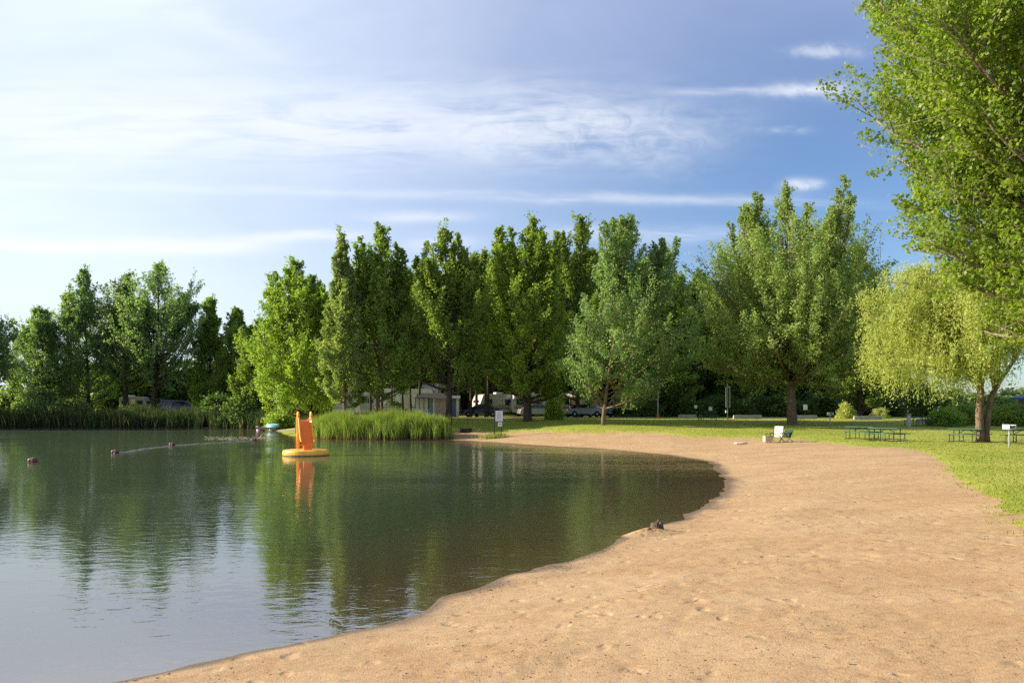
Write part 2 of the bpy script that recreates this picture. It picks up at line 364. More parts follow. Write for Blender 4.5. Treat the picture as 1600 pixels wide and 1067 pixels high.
# --- grass blades on the near lawn
def blades(n, xs, ys, zs, h, wd, name, m, label, cat, lean=0.45, kind='stuff'):
    az = rng.uniform(0, 2 * np.pi, n); la = rng.uniform(0, 2 * np.pi, n); ln = rng.uniform(0, lean, n) * h
    dx, dy = np.cos(az) * wd / 2, np.sin(az) * wd / 2; ox, oy = np.cos(la) * ln, np.sin(la) * ln
    b0 = np.stack([xs - dx, ys - dy, zs], -1); b1 = np.stack([xs + dx, ys + dy, zs], -1)
    m0 = np.stack([xs - dx * .75 + ox * .35, ys - dy * .75 + oy * .35, zs + h * .58], -1); m1 = np.stack([xs + dx * .75 + ox * .35, ys + dy * .75 + oy * .35, zs + h * .58], -1)
    t0 = np.stack([xs - dx * .1 + ox, ys - dy * .1 + oy, zs + h], -1); t1 = np.stack([xs + dx * .1 + ox, ys + dy * .1 + oy, zs + h], -1)
    V = np.stack([b0, b1, m0, m1, t0, t1], 1).reshape(-1, 3); k = np.arange(n)[:, None] * 6
    F = np.concatenate([k + np.array([0, 1, 3, 2]), k + np.array([2, 3, 5, 4])], 0)
    hh = np.tile(np.array([0, 0, .58, .58, 1, 1]), n); rr = np.repeat(rng.uniform(0, 1, n), 6)
    o = mesh_np(name, V, F, m, tint=rr * 0.999 + np.floor(hh * 9.99) * 0 , attr='tint')
    a = o.data.attributes.new('along', 'FLOAT', 'POINT'); a.data.foreach_set('value', hh.astype(np.float32))
    return tag(o, label, cat, kind=kind)
N = 230000
yy_ = np.exp(rng.uniform(np.log(6.5), np.log(75), N)); uu_ = rng.uniform(-0.3, 0.95, N); xx_ = uu_ * yy_
z_, s_ = lawn_z(xx_, yy_); z_ = np.maximum(z_, gz(xx_, yy_)); ok = (s_ > 0.05) | ((s_ > -0.45) & (rng.uniform(0, 1, N) < .30) & (fbm(xx_ * 2, yy_ * 2, 3, 83) > .05))
xx_, yy_, z_, s_ = xx_[ok], yy_[ok], z_[ok], s_[ok]
tuft = np.clip(fbm(xx_ * 1.1, yy_ * 1.1, 3, 81) + 0.2, 0, 1)
hb = rng.uniform(.02, .045, len(xx_)) * (1 + 1.6 * tuft * np.exp(-s_ / 0.8) * ss(30, 12, yy_))
blades(len(xx_), xx_, yy_, z_ - .005, hb, np.maximum(.009, yy_ * .0011), 'grass_blades', grass_material('grass_blade', True), 'short mown grass blades over the sunny lawn', 'grass')

# --- water
def water_material():
    m = bpy.data.materials.new('lake_water'); m.use_nodes = True; t = m.node_tree; t.nodes.remove(t.nodes['Principled BSDF'])
    pos = node(t, 'ShaderNodeNewGeometry').outputs['Position']
    dep = node(t, 'ShaderNodeAttribute', attribute_name='depth').outputs['Fac']
    a = noise(t, mapping(t, pos, (1.0, 1.7, 1), (0, 0, R(14))), 2.3, 3, 0.55, 0.4)
    b_ = noise(t, mapping(t, pos, (1.0, 1.9, 1), (0, 0, R(-22))), 6.5, 3, 0.55, 0.3)
    c_ = noise(t, mapping(t, pos, (0.25, 0.4, 1)), 1.0, 3, 0.5)
    gust = sstep(t, noise(t, mapping(t, pos, (0.05, 0.09, 1)), 1.0, 3, 0.6, 0.5), 0.38, 0.66)
    amp = mth(t, 'MULTIPLY_ADD', gust, 0.9, 0.35)
    h = mth(t, 'MULTIPLY', mth(t, 'ADD', mth(t, 'ADD', mth(t, 'MULTIPLY', a, 0.9), mth(t, 'MULTIPLY', b_, 0.16)), mth(t, 'MULTIPLY', c_, 0.6)), amp)
    bn = node(t, 'ShaderNodeBump', {'Height': h, 'Strength': 1.0, 'Distance': 0.0105}).outputs[0]
    fr = node(t, 'ShaderNodeFresnel', {'IOR': 4.2, 'Normal': bn}).outputs[0]
    fr = mth(t, 'MINIMUM', fr, 0.60)
    murk = node(t, 'ShaderNodeBsdfDiffuse', {'Color': mixc(t, sstep(t, dep, 0.08, 0.55), (0.125, 0.102, 0.056), (0.054, 0.078, 0.046))})
    tr = node(t, 'ShaderNodeBsdfTransparent', {'Color': (0.93, 0.95, 0.86, 1)})
    turb = mth(t, 'SUBTRACT', 1.0, mth(t, 'EXPONENT', mth(t, 'MULTIPLY', mth(t, 'MAXIMUM', dep, 0.0), -2.0)))
    body = node(t, 'ShaderNodeMixShader', {0: turb}); t.links.new(tr.outputs[0], body.inputs[1]); t.links.new(murk.outputs[0], body.inputs[2])
    gl = node(t, 'ShaderNodeBsdfGlossy', {'Color': (1, 1, 1, 1), 'Roughness': 0.02, 'Normal': bn})
    ms = node(t, 'ShaderNodeMixShader', {0: fr}); t.links.new(body.outputs[0], ms.inputs[1]); t.links.new(gl.outputs[0], ms.inputs[2])
    t.links.new(ms.outputs[0], t.nodes['Material Output'].inputs[0])
    return m
msk = (Zd[Q] < 0.03).any(1) & (sdist(X, Y, lake)[Q] > -3.0).any(1)
v_, q_, a_ = keep(np.stack([X, Y, np.zeros_like(X)], -1), Q, msk, -gz(X, Y))
tag(mesh_np('water', v_, q_, water_material(), tint=a_, attr='depth', smooth=True), kind='structure', label='calm greenish lake water', cat='water')

# --- far gravel road strip behind the lawn
def ribbon(name, pts, width, m, dz, label, cat):
    pts = smooth_poly(pts, 3); vs = []; fs = []
    for i, (x, y) in enumerate(pts):
        a = pts[max(i - 1, 0)]; b = pts[min(i + 1, len(pts) - 1)]; L = math.hypot(b[0] - a[0], b[1] - a[1]); nx, ny = -(b[1] - a[1]) / L, (b[0] - a[0]) / L
        for s in (-.5, -.17, .17, .5): xx, yy2 = x + nx * s * width, y + ny * s * width; vs.append((xx, yy2, lz(xx, yy2) + dz))
    for i in range(len(pts) - 1):
        for k in range(3): fs.append((i * 4 + k, i * 4 + k + 1, i * 4 + k + 5, i * 4 + k + 4))
    return tag(MB().add(vs, fs).build(name, m, smooth=True), label, cat, kind='structure')
gravel = mat('road_gravel', (0.30, 0.27, 0.23), 0.95, 0.25, 3.0, bump=0.4, bscale=40)
ribbon('gravel_road', [(-30, 86), (-10, 83), (5, 81.5), (18, 79.5), (34, 79.5), (55, 80), (90, 82)], 3.6, gravel, 0.03, 'pale gravel road along the back of the lawn', 'road')

# ------------------------------------------------------------------ trees
def leaf_material(name, dark, light, trans=0.50, tcol=None, rough=0.5):
    m = bpy.data.materials.new(name); m.use_nodes = True; t = m.node_tree; b = t.nodes['Principled BSDF']
    ti = node(t, 'ShaderNodeAttribute', attribute_name='tint').outputs['Fac']
    oi = node(t, 'ShaderNodeObjectInfo').outputs['Random']
    col = mixc(t, ti, dark, light)
    col = node(t, 'ShaderNodeHueSaturation', {'Hue': mth(t, 'MULTIPLY_ADD', oi, 0.02, 0.49), 'Value': mth(t, 'MULTIPLY_ADD', oi, 0.2, 0.9), 'Color': col}).outputs[0]
    t.links.new(col, b.inputs['Base Color']); b.inputs['Roughness'].default_value = rough; b.inputs['Specular IOR Level'].default_value = 0.35
    tr = node(t, 'ShaderNodeBsdfTranslucent', {'Color': mixc(t, 1.0, col, tcol or (1.5, 1.7, 0.7), 'MULTIPLY')})
    ms = node(t, 'ShaderNodeMixShader', {0: trans}); t.links.new(b.outputs[0], ms.inputs[1]); t.links.new(tr.outputs[0], ms.inputs[2])
    t.links.new(ms.outputs[0], t.nodes['Material Output'].inputs[0]); return m
def bark_material(name, col):
    m = bpy.data.materials.new(name); m.use_nodes = True; t = m.node_tree; b = t.nodes['Principled BSDF']
    g = node(t, 'ShaderNodeTexCoord').outputs['Object']
    n = noise(t, mapping(t, g, (9, 9, 1.6)), 1.4, 6, 0.65, 0.4)
    t.links.new(mixc(t, sstep(t, n, 0.3, 0.7), tuple(c * .45 for c in col), tuple(c * 1.25 for c in col)), b.inputs['Base Color']); b.inputs['Roughness'].default_value = 0.95; b.inputs['Specular IOR Level'].default_value = 0.1
    bn = node(t, 'ShaderNodeBump', {'Height': n, 'Strength': 0.9, 'Distance': 0.05}); t.links.new(bn.outputs[0], b.inputs['Normal']); return m
BARK = bark_material('bark_brown', (0.19, 0.135, 0.09)); BARK_P = bark_material('bark_pale', (0.25, 0.205, 0.15)); BARK_D = bark_material('bark_dark', (0.085, 0.065, 0.05))
LF = {
 'mid': leaf_material('leaf_mid', (0.125, 0.195, 0.034), (0.260, 0.335, 0.064)),
 'fresh': leaf_material('leaf_fresh', (0.150, 0.222, 0.030), (0.320, 0.390, 0.060)),
 'grey': leaf_material('leaf_grey', (0.160, 0.225, 0.060), (0.345, 0.410, 0.145)),
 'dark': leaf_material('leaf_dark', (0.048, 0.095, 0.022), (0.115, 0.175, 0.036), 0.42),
 'far': leaf_material('leaf_hazed', (0.130, 0.195, 0.075), (0.245, 0.310, 0.120)),  # lighter, bluer leaves: the thin distance haze is put into the colour
 'near': leaf_material('leaf_near', (0.120, 0.205, 0.020), (0.275, 0.370, 0.045), 0.48),
 'willow': leaf_material('leaf_willow', (0.30, 0.345, 0.070), (0.52, 0.55, 0.165), 0.5, (1.2, 1.25, .75)),
}
def unit(a): return a / (np.linalg.norm(a, axis=-1, keepdims=True) + 1e-9)
def leaves_mesh(c, size, r, wid=0.72, tang=None, up=0.25, fold=0.0):
    n = len(c); nr = unit(r.normal(size=(n, 3)) + np.array([0, 0, up])); a = unit(r.normal(size=(n, 3))) if tang is None else tang
    a = unit(a - nr * (a * nr).sum(-1, keepdims=True)); b = np.cross(nr, a); L = (size * r.uniform(.65, 1.25, n))[:, None] * .5
    V = np.stack([c - a * L, c + b * L * wid + a * L * .1, c + a * L, c - b * L * wid + a * L * .1], 1).reshape(-1, 3)
    return V, np.arange(n * 4).reshape(-1, 4)
PROF = {'wide': [(0, .85), (.18, 1.12), (.42, 1.05), (.62, .85), (.8, .62), (.93, .40), (1, .15)], 'near': [(0, .62), (.2, .82), (.4, 1), (.55, 1.1), (.8, 1.12), (.92, .7), (1, .2)],
        'round': [(0, .55), (.2, .95), (.45, 1), (.7, .8), (.88, .5), (1, .12)],
        'poplar': [(0, .6), (.15, .95), (.4, 1), (.65, .85), (.83, .58), (.94, .34), (1, .1)],
        'spire': [(0, .7), (.2, 1), (.5, .72), (.75, .42), (1, .06)],
        'column': [(0, .7), (.15, 1), (.55, 1), (.8, .82), (.92, .55), (1, .2)],
        'dome': [(0, .5), (.1, .85), (.28, 1), (.55, .92), (.8, .68), (.93, .42), (1, .15)],
        'vase': [(0, .4), (.18, .85), (.45, 1), (.75, .9), (.92, .6), (1, .25)]}
def gen_tree(seed, H, cb, wl_, wr_, prof='poplar', wd=None, r0=.22, nl=46, ns=9, leaves=26000, ls=.22, sp=.27, e=(24, 72), lean=0.0, leaders=1, droop=0.0, gap=.0, ncol=6, sublen=.40, upc=.30, fork=None, tmin=.0, plume=.14, tmax=.84, zmin=0.0, s0=.22, lr=1.0, drop=.34, top0=1.0):
    """returns (branch MB, leaf verts, faces, tint) in local metres"""
    r = np.random.default_rng(seed); wd = wd or (wl_ + wr_) / 2
    nl = int(nl * .85); ns = int(ns * 1.0); leaves = int(leaves * 1.85); sp = sp * .95; ls = ls * 1.04
    mb = MB(); px_, pv = zip(*PROF[prof])
    ph = r.uniform(0, 6.28)
    def trunk_pt(t, k=0):
        x = lean * t ** 1.4 + .012 * H * math.sin(4 * t + ph); y = .010 * H * math.sin(3.1 * t + ph * 2)
        return np.array([x, y, H * t])
    tt = np.linspace(0, .93, 12)
    rad = [r0 * (1.55 if i == 0 else 1.12 if i == 1 else 1) * (1 - .93 * t) + .012 for i, t in enumerate(tt)]
    tp = [trunk_pt(t) for t in tt]; tp[0] = tp[0] - np.array([0, 0, .25]); 
    tp.insert(1, trunk_pt(.012)); rad.insert(1, r0 * 1.22)
    mb.tube(tp, rad, 10)
    P0, P1, P2, base = [], [], [], []
    golden = 2.39996
    lead = [(0, 0, 1.0)]
    for k in range(leaders - 1): f_ = r.uniform(.28, .74); lead.append(((-wl_ if k % 2 == 0 else wr_) * f_, r.uniform(-.5, .5) * wd, 1.0 - drop * f_ ** 1.5 * r.uniform(.4, 1.3) - r.uniform(0, .10)))
    limbs = []
    for i in range(nl):
        t = (i + .5) / nl; t = t ** .9; t = tmin + (tmax - tmin) * t
        az = i * golden + r.uniform(-.5, .5); ca, sa = math.cos(az), math.sin(az)
        wx = wr_ if ca > 0 else wl_
        Rm = np.interp(t, px_, pv) * (r.uniform(.72, 1.08) if r.random() > gap else r.uniform(.4, .6))
        ox, oy, hs = (0, 0, 1)
        zt = (cb + t * (H - cb)) * (1 if t < .45 else (1 - (1 - hs) * (t - .45) / .55))
        k = np.interp(t, [.45, 1], [0, 1])
        tip = np.array([ca * wx * Rm * (1 - .15 * k) + ox * k * (1 if leaders > 1 else 0) + lean * (zt / H) ** 1.4, sa * wd * Rm * (1 - .15 * k) + oy * k, zt])
        hr = math.hypot(tip[0] - lean * (zt / H) ** 1.4, tip[1]); el = R(e[0] + (e[1] - e[0]) * t)
        zs = max(cb * .72 if t < .5 else cb, zt - hr * math.tan(el)); zs = min(max(zs, zmin), H * .9); st = trunk_pt(zs / H)
        mid = st + (tip - st) * np.array([.72, .72, upc])
        limbs.append((st, mid, tip, lr * r0 * (.42 - .3 * t) * min(1.2, .4 + hr / 3)))
    limbs.append((trunk_pt(.8), trunk_pt(.9), trunk_pt(top0), .03))
    bz = lambda a, b, c, s: (1 - s) ** 2 * a + 2 * s * (1 - s) * b + s * s * c
    for k, (ox, oy, hs) in enumerate(lead):
        if k == 0: a, c = trunk_pt(.5), trunk_pt(top0); b = trunk_pt(.75)
        else:
            a = trunk_pt(r.uniform(.28, .5)); c = np.array([ox + lean, oy, H * hs]); b = np.array([ox * .8 + lean * .5, oy * .8, a[2] + (c[2] - a[2]) * .35])
            mb.tube([bz(a, b, c, q) for q in np.linspace(0, 1, 7)], [r0 * .42 * (1 - .9 * q) + .012 for q in np.linspace(0, 1, 7)], ncol)
        npl = max(8, int(H * .75)); pr_ = plume * (wl_ + wr_)
        for q in range(npl):
            s = .38 + .62 * (q + .5) / npl; st = bz(a, b, c, s); az = q * golden + r.uniform(-.6, .6); rad_ = pr_ * (.10 + 1.05 * (1 - (s - .38) / .62) ** .75) * r.uniform(.55, 1.2)
            up_ = rad_ * r.uniform(1.1, 2.2) + .35
            tip = st + np.array([math.cos(az) * rad_, math.sin(az) * rad_, up_]); tip[2] = min(tip[2], H * hs * 1.01)
            limbs.append((st, st + (tip - st) * np.array([.7, .7, .35]), tip, .035))
    if fork:
        for (z0, m_, t_, rr_) in fork: limbs.append((trunk_pt(z0 / H), np.array(m_, float), np.array(t_, float), rr_))
    bz = lambda a, b, c, s: (1 - s) ** 2 * a + 2 * s * (1 - s) * b + s * s * c
    for (a, b, c, rr) in limbs:
        L = np.linalg.norm(c - a); rr = max(rr, .018)
        mb.tube([bz(a, b, c, s) for s in np.linspace(0, 1, 6)], [rr * (1 - .85 * s) + .006 for s in np.linspace(0, 1, 6)], ncol)
        for j in range(ns):
            s = s0 + (1 - s0) * (j + r.uniform(.2, .8)) / ns; p = bz(a, b, c, s); tg = unit(bz(a, b, c, min(1, s + .08)) - bz(a, b, c, s - .08))
            d = unit(tg * .75 + r.normal(size=3) * .58 + np.array([0, 0, .60 - droop]))
            l = (sublen * L * (1.15 - .6 * s) + min(.35, .12 + .10 * L)) * r.uniform(.7, 1.2)
            q = p + d * l; P0.append(p); P2.append(q + np.array([0, 0, .12 * l * (1 - 3 * droop)])); P1.append(p + d * l * .5)
            mb.tube([p, p + d * l * .5, q], [max(.3 * rr * (1 - .6 * s), .011), .010, .005], 4)
        base.append(L)
    P0, P1, P2 = map(np.array, (P0, P1, P2)); ln = np.linalg.norm(P2 - P0, axis=1)
    pr = ln ** 1.15 * r.uniform(.12, 1.9, len(ln)); pr /= pr.sum(); ix = r.choice(len(ln), leaves, p=pr)
    s = (.12 + .95 * r.uniform(0, 1, leaves) ** .8)[:, None]
    c = (1 - s) ** 2 * P0[ix] + 2 * s * (1 - s) * P1[ix] + s * s * P2[ix] + r.normal(size=(leaves, 3)) * sp * (.45 + .55 * (1 - s)) * np.clip(ln[ix] / 1.3, .5, 1.2)[:, None] * np.array([1, 1, .9])
    c[:, 2] = np.maximum(c[:, 2], .25)
    sub_t = r.uniform(0, 1, len(ln)); tint = np.clip(sub_t[ix] * .65 + r.uniform(-.15, .45, leaves), 0, 1)
    V, F = leaves_mesh(c, ls, r)
    return mb, V, F, np.repeat(tint, 4)
def make_tree(name, label, cat, loc, gen, lf, bark, group=None, rz=0.0):
    t = thing(name, label, cat, loc, rz, group); mb, V, F, ti = gen
    mb.build('trunk', bark, t, smooth=True); mesh_np('crown', V, F, lf, t, ti)
    return t
def tree_at(px, D, label, cat='tree', name='poplar_tree', top=None, spread=None, base_crown=None, seed=0, leaf='mid', bark=BARK, **kw):
    """the crown's extent is given by what one sees of it from the beach: top row, left and right column at its distance"""
    p = at(px, D); k = D / FPX
    H = CAM_H + (HZ - top) * k - p.z; cbm = max(.3, CAM_H + (HZ - base_crown) * k - p.z)
    return make_tree(name, label, cat, p, gen_tree(seed, H, cbm, (px - spread[0]) * k, (spread[1] - px) * k, **kw), LF[leaf], bark)

G_M = dict(leaves=30000, ls=.21)
# middle row on the lawn behind reeds and beach
tree_at(462, 75, 'broad bushy poplar with leaves down to the water beside the dock', top=414, spread=(392, 532), base_crown=640, seed=11, leaf='fresh', prof='wide', nl=64, leaders=7, drop=.26, r0=.22, leaves=44000, ls=.2, e=(16, 70))
tree_at(536, 68, 'slender pointed poplar rising behind the orange slide', top=374, spread=(496, 588), base_crown=632, seed=12, leaf='grey', prof='spire', nl=54, leaders=1, r0=.17, leaves=26000, ls=.19, e=(16, 72))
tree_at(592, 69.5, 'tall poplar with two pointed tops just behind the reeds', top=356, spread=(548, 646), base_crown=612, seed=13, leaf='mid', prof='wide', nl=50, leaders=5, drop=.14, top0=.98, plume=.16, r0=.2, leaves=28000, ls=.2)
tree_at(699, 68.5, 'poplar with a loose feathery top growing beside the blue-grey shelter', top=366, spread=(632, 764), base_crown=596, seed=29, leaf='mid', prof='wide', nl=52, leaders=8, drop=.2, plume=.12, r0=.27, gap=.15, leaves=30000, ls=.2, bark=BARK_D)
tree_at(828, 69.5, 'tallest full poplar of the row, sunlit on one side above a thick dark trunk', top=343, spread=(754, 886), base_crown=618, seed=15, leaf='fresh', prof='wide', nl=64, leaders=8, drop=.09, top0=.97, plume=.12, r0=.34, leaves=44000, ls=.2, bark=BARK_D)
tree_at(905, 84, 'narrow dark poplar squeezed between the fullest and the leaning trees', top=344, spread=(852, 948), base_crown=628, seed=16, leaf='mid', prof='wide', nl=50, leaders=5, drop=.14, plume=.14, r0=.22, leaves=26000, ls=.21, bark=BARK_D)
tree_at(945, 63, 'grey-green tree with a forked trunk leaning over the lawn by the sand', top=340, spread=(884, 1052), base_crown=628, seed=17, leaf='far', prof='wide', nl=62, leaders=7, drop=.16, top0=.97, plume=.12, r0=.15, lean=2.2, leaves=36000, ls=.18, gap=.12, bark=BARK, name='leaning_tree',
        fork=[(1.2, (2.2, .1, 4.2), (4.2, .2, 9.5), .08), (1.2, (-.9, .4, 3.5), (-2.2, .6, 7.5), .06)])
tree_at(1034, 88, 'dark full tree standing behind the leaning grey-green tree', top=392, spread=(960, 1088), base_crown=630, seed=18, leaf='mid', prof='wide', nl=46, leaders=3, r0=.24, leaves=26000, ls=.23, bark=BARK_D, name='broadleaf_tree')
# big specimen on the lawn
tree_at(1233, 64, 'large spreading grey-green tree with a stout bare trunk standing alone on the lawn', top=284, spread=(1092, 1384), base_crown=612, seed=49, leaf='grey', prof='dome', nl=165, ns=11, leaders=13, drop=.16, top0=.95, r0=.35, leaves=115000, ls=.165, sp=.25, gap=.10, plume=.06, tmax=.74, zmin=3.7, s0=.14, lr=.8, e=(14, 66), bark=BARK, name='spreading_tree', ncol=7, upc=.42)
tree_at(1340, 80, 'dark green tree between the lone spreading tree and the willow', top=392, spread=(1292, 1390), base_crown=640, seed=20, leaf='mid', prof='column', nl=60, leaders=3, r0=.24, leaves=34000, ls=.21, bark=BARK_D, name='broadleaf_tree')
# near tree, trunk just outside the frame
def near_tree():
    D = 16.5; x = (1712 - 800) / FPX * D; p = Vector((x, D, lz(x, D)))
    g = gen_tree(23, 16.0, 3.6, 3.85, 4.5, 'near', wd=4.6, r0=.22, nl=170, ns=20, leaves=215000, ls=.094, sp=.19, e=(10, 60), lean=-.5, leaders=5, plume=.10, s0=.08, lr=.75, tmax=.95, ncol=8, sublen=.30, gap=.06, upc=.45)
    make_tree('near_tree', 'close bright green tree with pale limbs overhanging the lawn edge', 'tree', p, g, LF['near'], BARK_P)
near_tree()
# willow
def willow():
    p = at(1537, 43); p.z = lz(p.x, p.y); k = 43 / FPX; r = np.random.default_rng(5)
    t = thing('willow_tree', 'yellow-green weeping willow with twin brown trunks above the picnic tables', 'tree', p)
    mb = MB(); ends = []
    trunks = [[(-.12, 0, -.2), (-.2, 0, .5), (-.22, .05, 1.6), (-.12, .05, 2.8), (-.35, .1, 4.0), (-.8, .1, 5.6), (-1.3, 0, 7.6)],
              [(.2, .1, -.2), (.18, .1, .5), (.32, .1, 1.6), (.5, .1, 2.6), (1.0, .2, 3.4), (1.9, .3, 4.6), (2.6, .2, 6.4)]]
    for tr_, r0 in zip(trunks, (.205, .165)): mb.tube(tr_, [r0 * 1.5, r0 * 1.12, r0, r0 * .92, r0 * .8, r0 * .55, r0 * .2], 12)
    bz = lambda a, b, c, s: (1 - s) ** 2 * a + 2 * s * (1 - s) * b + s * s * c
    for i in range(96):
        tr_ = trunks[0] if r.random() < .7 else trunks[1]; j = int(r.integers(3, 6)); st = np.array(tr_[j], float) + (np.array(tr_[j + 1]) - np.array(tr_[j])) * r.uniform(0, 1)
        az = r.uniform(0, 6.283) if r.random() < .6 else math.pi + r.uniform(-1.3, 1.3); rad = r.uniform(1.0, 6.6 if math.cos(az) < 0 else 3.6); zt = 10.5 - .062 * rad ** 2 - r.uniform(0, 1) ** 1.7 * (6.6 - .42 * rad)
        tip = np.array([math.cos(az) * rad - .4, math.sin(az) * min(rad, 4.2), max(zt, 2.6)]); mid = np.array([(st[0] + tip[0]) / 2, (st[1] + tip[1]) / 2, max(st[2], tip[2]) + .5])
        mb.tube([bz(st, mid, tip, s) for s in np.linspace(0, 1, 6)], [.07 * (1 - .85 * s) + .006 for s in np.linspace(0, 1, 6)], 5)
        for q in range(11):
            s = r.uniform(.3, 1.0); ends.append(bz(st, mid, tip, s))
    ends = np.array(ends); n_s = 9500; ix = r.integers(0, len(ends), n_s); a = ends[ix] + r.normal(size=(n_s, 3)) * np.array([.38, .38, .3])
    ln = np.clip(r.uniform(.5, 2.5, n_s), .3, np.maximum(a[:, 2] - 1.75 - r.uniform(0, .9, n_s), .3)); out = unit(np.concatenate([a[:, :2], np.zeros((n_s, 1))], 1)) * r.uniform(.1, .5, (n_s, 1))
    per = 28; s = np.tile(np.linspace(0, 1, per), n_s)[:, None]; A = np.repeat(a, per, 0); Ls = np.repeat(ln, per)[:, None]; O = np.repeat(out, per, 0)
    c = A + O * np.sqrt(s) * .8 + np.array([0, 0, -1]) * Ls * s ** 1.3 + np.array([0, 0, .22]) * np.sin(s * 3.1) + r.normal(size=A.shape) * .075
    tg = unit(np.array([0, 0, -1.0]) + r.normal(size=A.shape) * .6 + O)
    V, F = leaves_mesh(c, .165, r, .34, tg, up=.1); sub = r.uniform(0, 1, n_s)
    ti = np.clip(np.repeat(sub, per) * .7 + r.uniform(-.1, .4, len(c)), 0, 1)
    mb.build('trunk', BARK, t, smooth=True); mesh_np('crown', V, F, LF['willow'], t, np.repeat(ti, 4))
willow()

# far shore trees
far_specs = [
 (64, 112, 'low loose tree at the open end of the far shore trees', 488, (8, 118), 640, 'round', 31, dict(leaders=3, nl=46)),
 (135, 114, 'tall slim poplar second tallest of the far shore trees', 428, (82, 180), 625, 'poplar', 32, dict(leaders=4, nl=50)),
 (197, 115, 'poplar on a thick leaning trunk behind the far reeds', 434, (150, 250), 600, 'column', 33, dict(leaders=3, nl=46, r0=.42)),
 (238, 113, 'tallest poplar of the far shore with a spreading dark top', 416, (180, 312), 595, 'vase', 34, dict(leaders=5, nl=54, r0=.36, lean=1.2)),
 (330, 116, 'dark pointed tree above the blue van on the far shore', 470, (288, 366), 640, 'spire', 35, dict(leaders=2, nl=46)),
 (374, 114, 'lower ragged tree beside the wide gap near the dock', 486, (342, 412), 640, 'poplar', 36, dict(leaders=4, nl=44)),
 (408, 104, 'dark bushy tree behind the dock with the green boat', 505, (372, 446), 645, 'column', 37, dict(leaders=3, nl=46)),
]
for px, D, lab, top, sprd, bc, prof, sd_, kw in far_specs:
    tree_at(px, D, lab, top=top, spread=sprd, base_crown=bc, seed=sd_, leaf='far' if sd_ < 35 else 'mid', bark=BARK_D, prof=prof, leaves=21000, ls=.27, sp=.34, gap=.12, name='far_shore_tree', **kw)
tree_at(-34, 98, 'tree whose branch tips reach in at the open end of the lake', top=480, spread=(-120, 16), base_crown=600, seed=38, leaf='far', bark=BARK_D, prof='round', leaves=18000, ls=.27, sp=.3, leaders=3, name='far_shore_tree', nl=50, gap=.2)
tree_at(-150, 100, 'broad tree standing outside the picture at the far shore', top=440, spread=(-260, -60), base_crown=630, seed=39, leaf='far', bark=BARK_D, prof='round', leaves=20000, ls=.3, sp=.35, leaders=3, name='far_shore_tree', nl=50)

# the dark wood behind: a few masters, copied
masters = []
for i, (H, wx, pf, lf) in enumerate(((19, 4.6, 'column', 'dark'), (21, 5.2, 'round', 'mid'), (17, 4.2, 'poplar', 'dark'), (20, 4.8, 'column', 'mid'), (18, 3.4, 'column', 'mid'))):
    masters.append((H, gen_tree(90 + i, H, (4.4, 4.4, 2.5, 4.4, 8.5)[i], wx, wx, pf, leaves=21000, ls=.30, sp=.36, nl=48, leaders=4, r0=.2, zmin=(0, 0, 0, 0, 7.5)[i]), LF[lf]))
wood = []
def wood_tree(px, D, top, mi, sx=1.0):
    p = at(px, D); H = CAM_H + (HZ - top) * D / FPX - p.z; mh, gen, lf = masters[mi]
    lab = 'dark broadleaf tree in the dense wood behind the campers'
    if wood_src[mi] is None:
        o = make_tree('woodland_tree', lab, 'tree', p, gen, lf, BARK_D, 'trees of the dark wood behind the beach'); wood_src[mi] = o
    else: o = copy_tree(wood_src[mi]); o.location = p
    k = H / mh; o.scale = (k * sx, k * sx, k); o.rotation_euler = (0, 0, random.uniform(0, 6.28)); wood.append(o)
wood_src = [None] * 5
for px, D, top, mi in ((560, 113, 425, 1), (620, 98, 432, 2), (655, 108, 428, 3), (690, 99, 430, 0), (735, 104, 412, 1), (770, 97, 420, 3), (800, 110, 402, 0), (860, 104, 396, 1), (925, 101, 405, 2),
                       (960, 112, 400, 3), (1000, 102, 412, 0), (1060, 100, 428, 1), (1092, 94, 425, 2), (1125, 101, 455, 0), (1160, 96, 470, 3), (1205, 104, 470, 1), (1250, 97, 475, 0), (1300, 102, 462, 2), (1345, 95, 480, 3), (1385, 103, 512, 0),
                       (540, 124, 450, 3), (600, 128, 455, 0), (665, 126, 450, 1), (730, 130, 440, 0), (790, 127, 440, 3), (850, 129, 430, 2), (910, 126, 440, 0), (975, 130, 445, 1), (1040, 126, 450, 3), (1110, 124, 480, 0), (1180, 128, 490, 1), (1260, 126, 500, 3), (1330, 124, 510, 0),
                       (470, 112, 490, 1), (440, 122, 500, 3)):
    wood_tree(px, D, top + 8, mi, random.uniform(1.0, 1.3))
for px, D, top in ((577, 82, 440), (598, 80, 430), (614, 83, 436), (627, 82, 428), (641, 81, 430), (655, 86, 418), (737, 84, 410), (746, 86, 406), (757, 84, 402), (764, 88, 408), (872, 88, 400), (1000, 90, 420)): wood_tree(px, D, top, 4, .8)

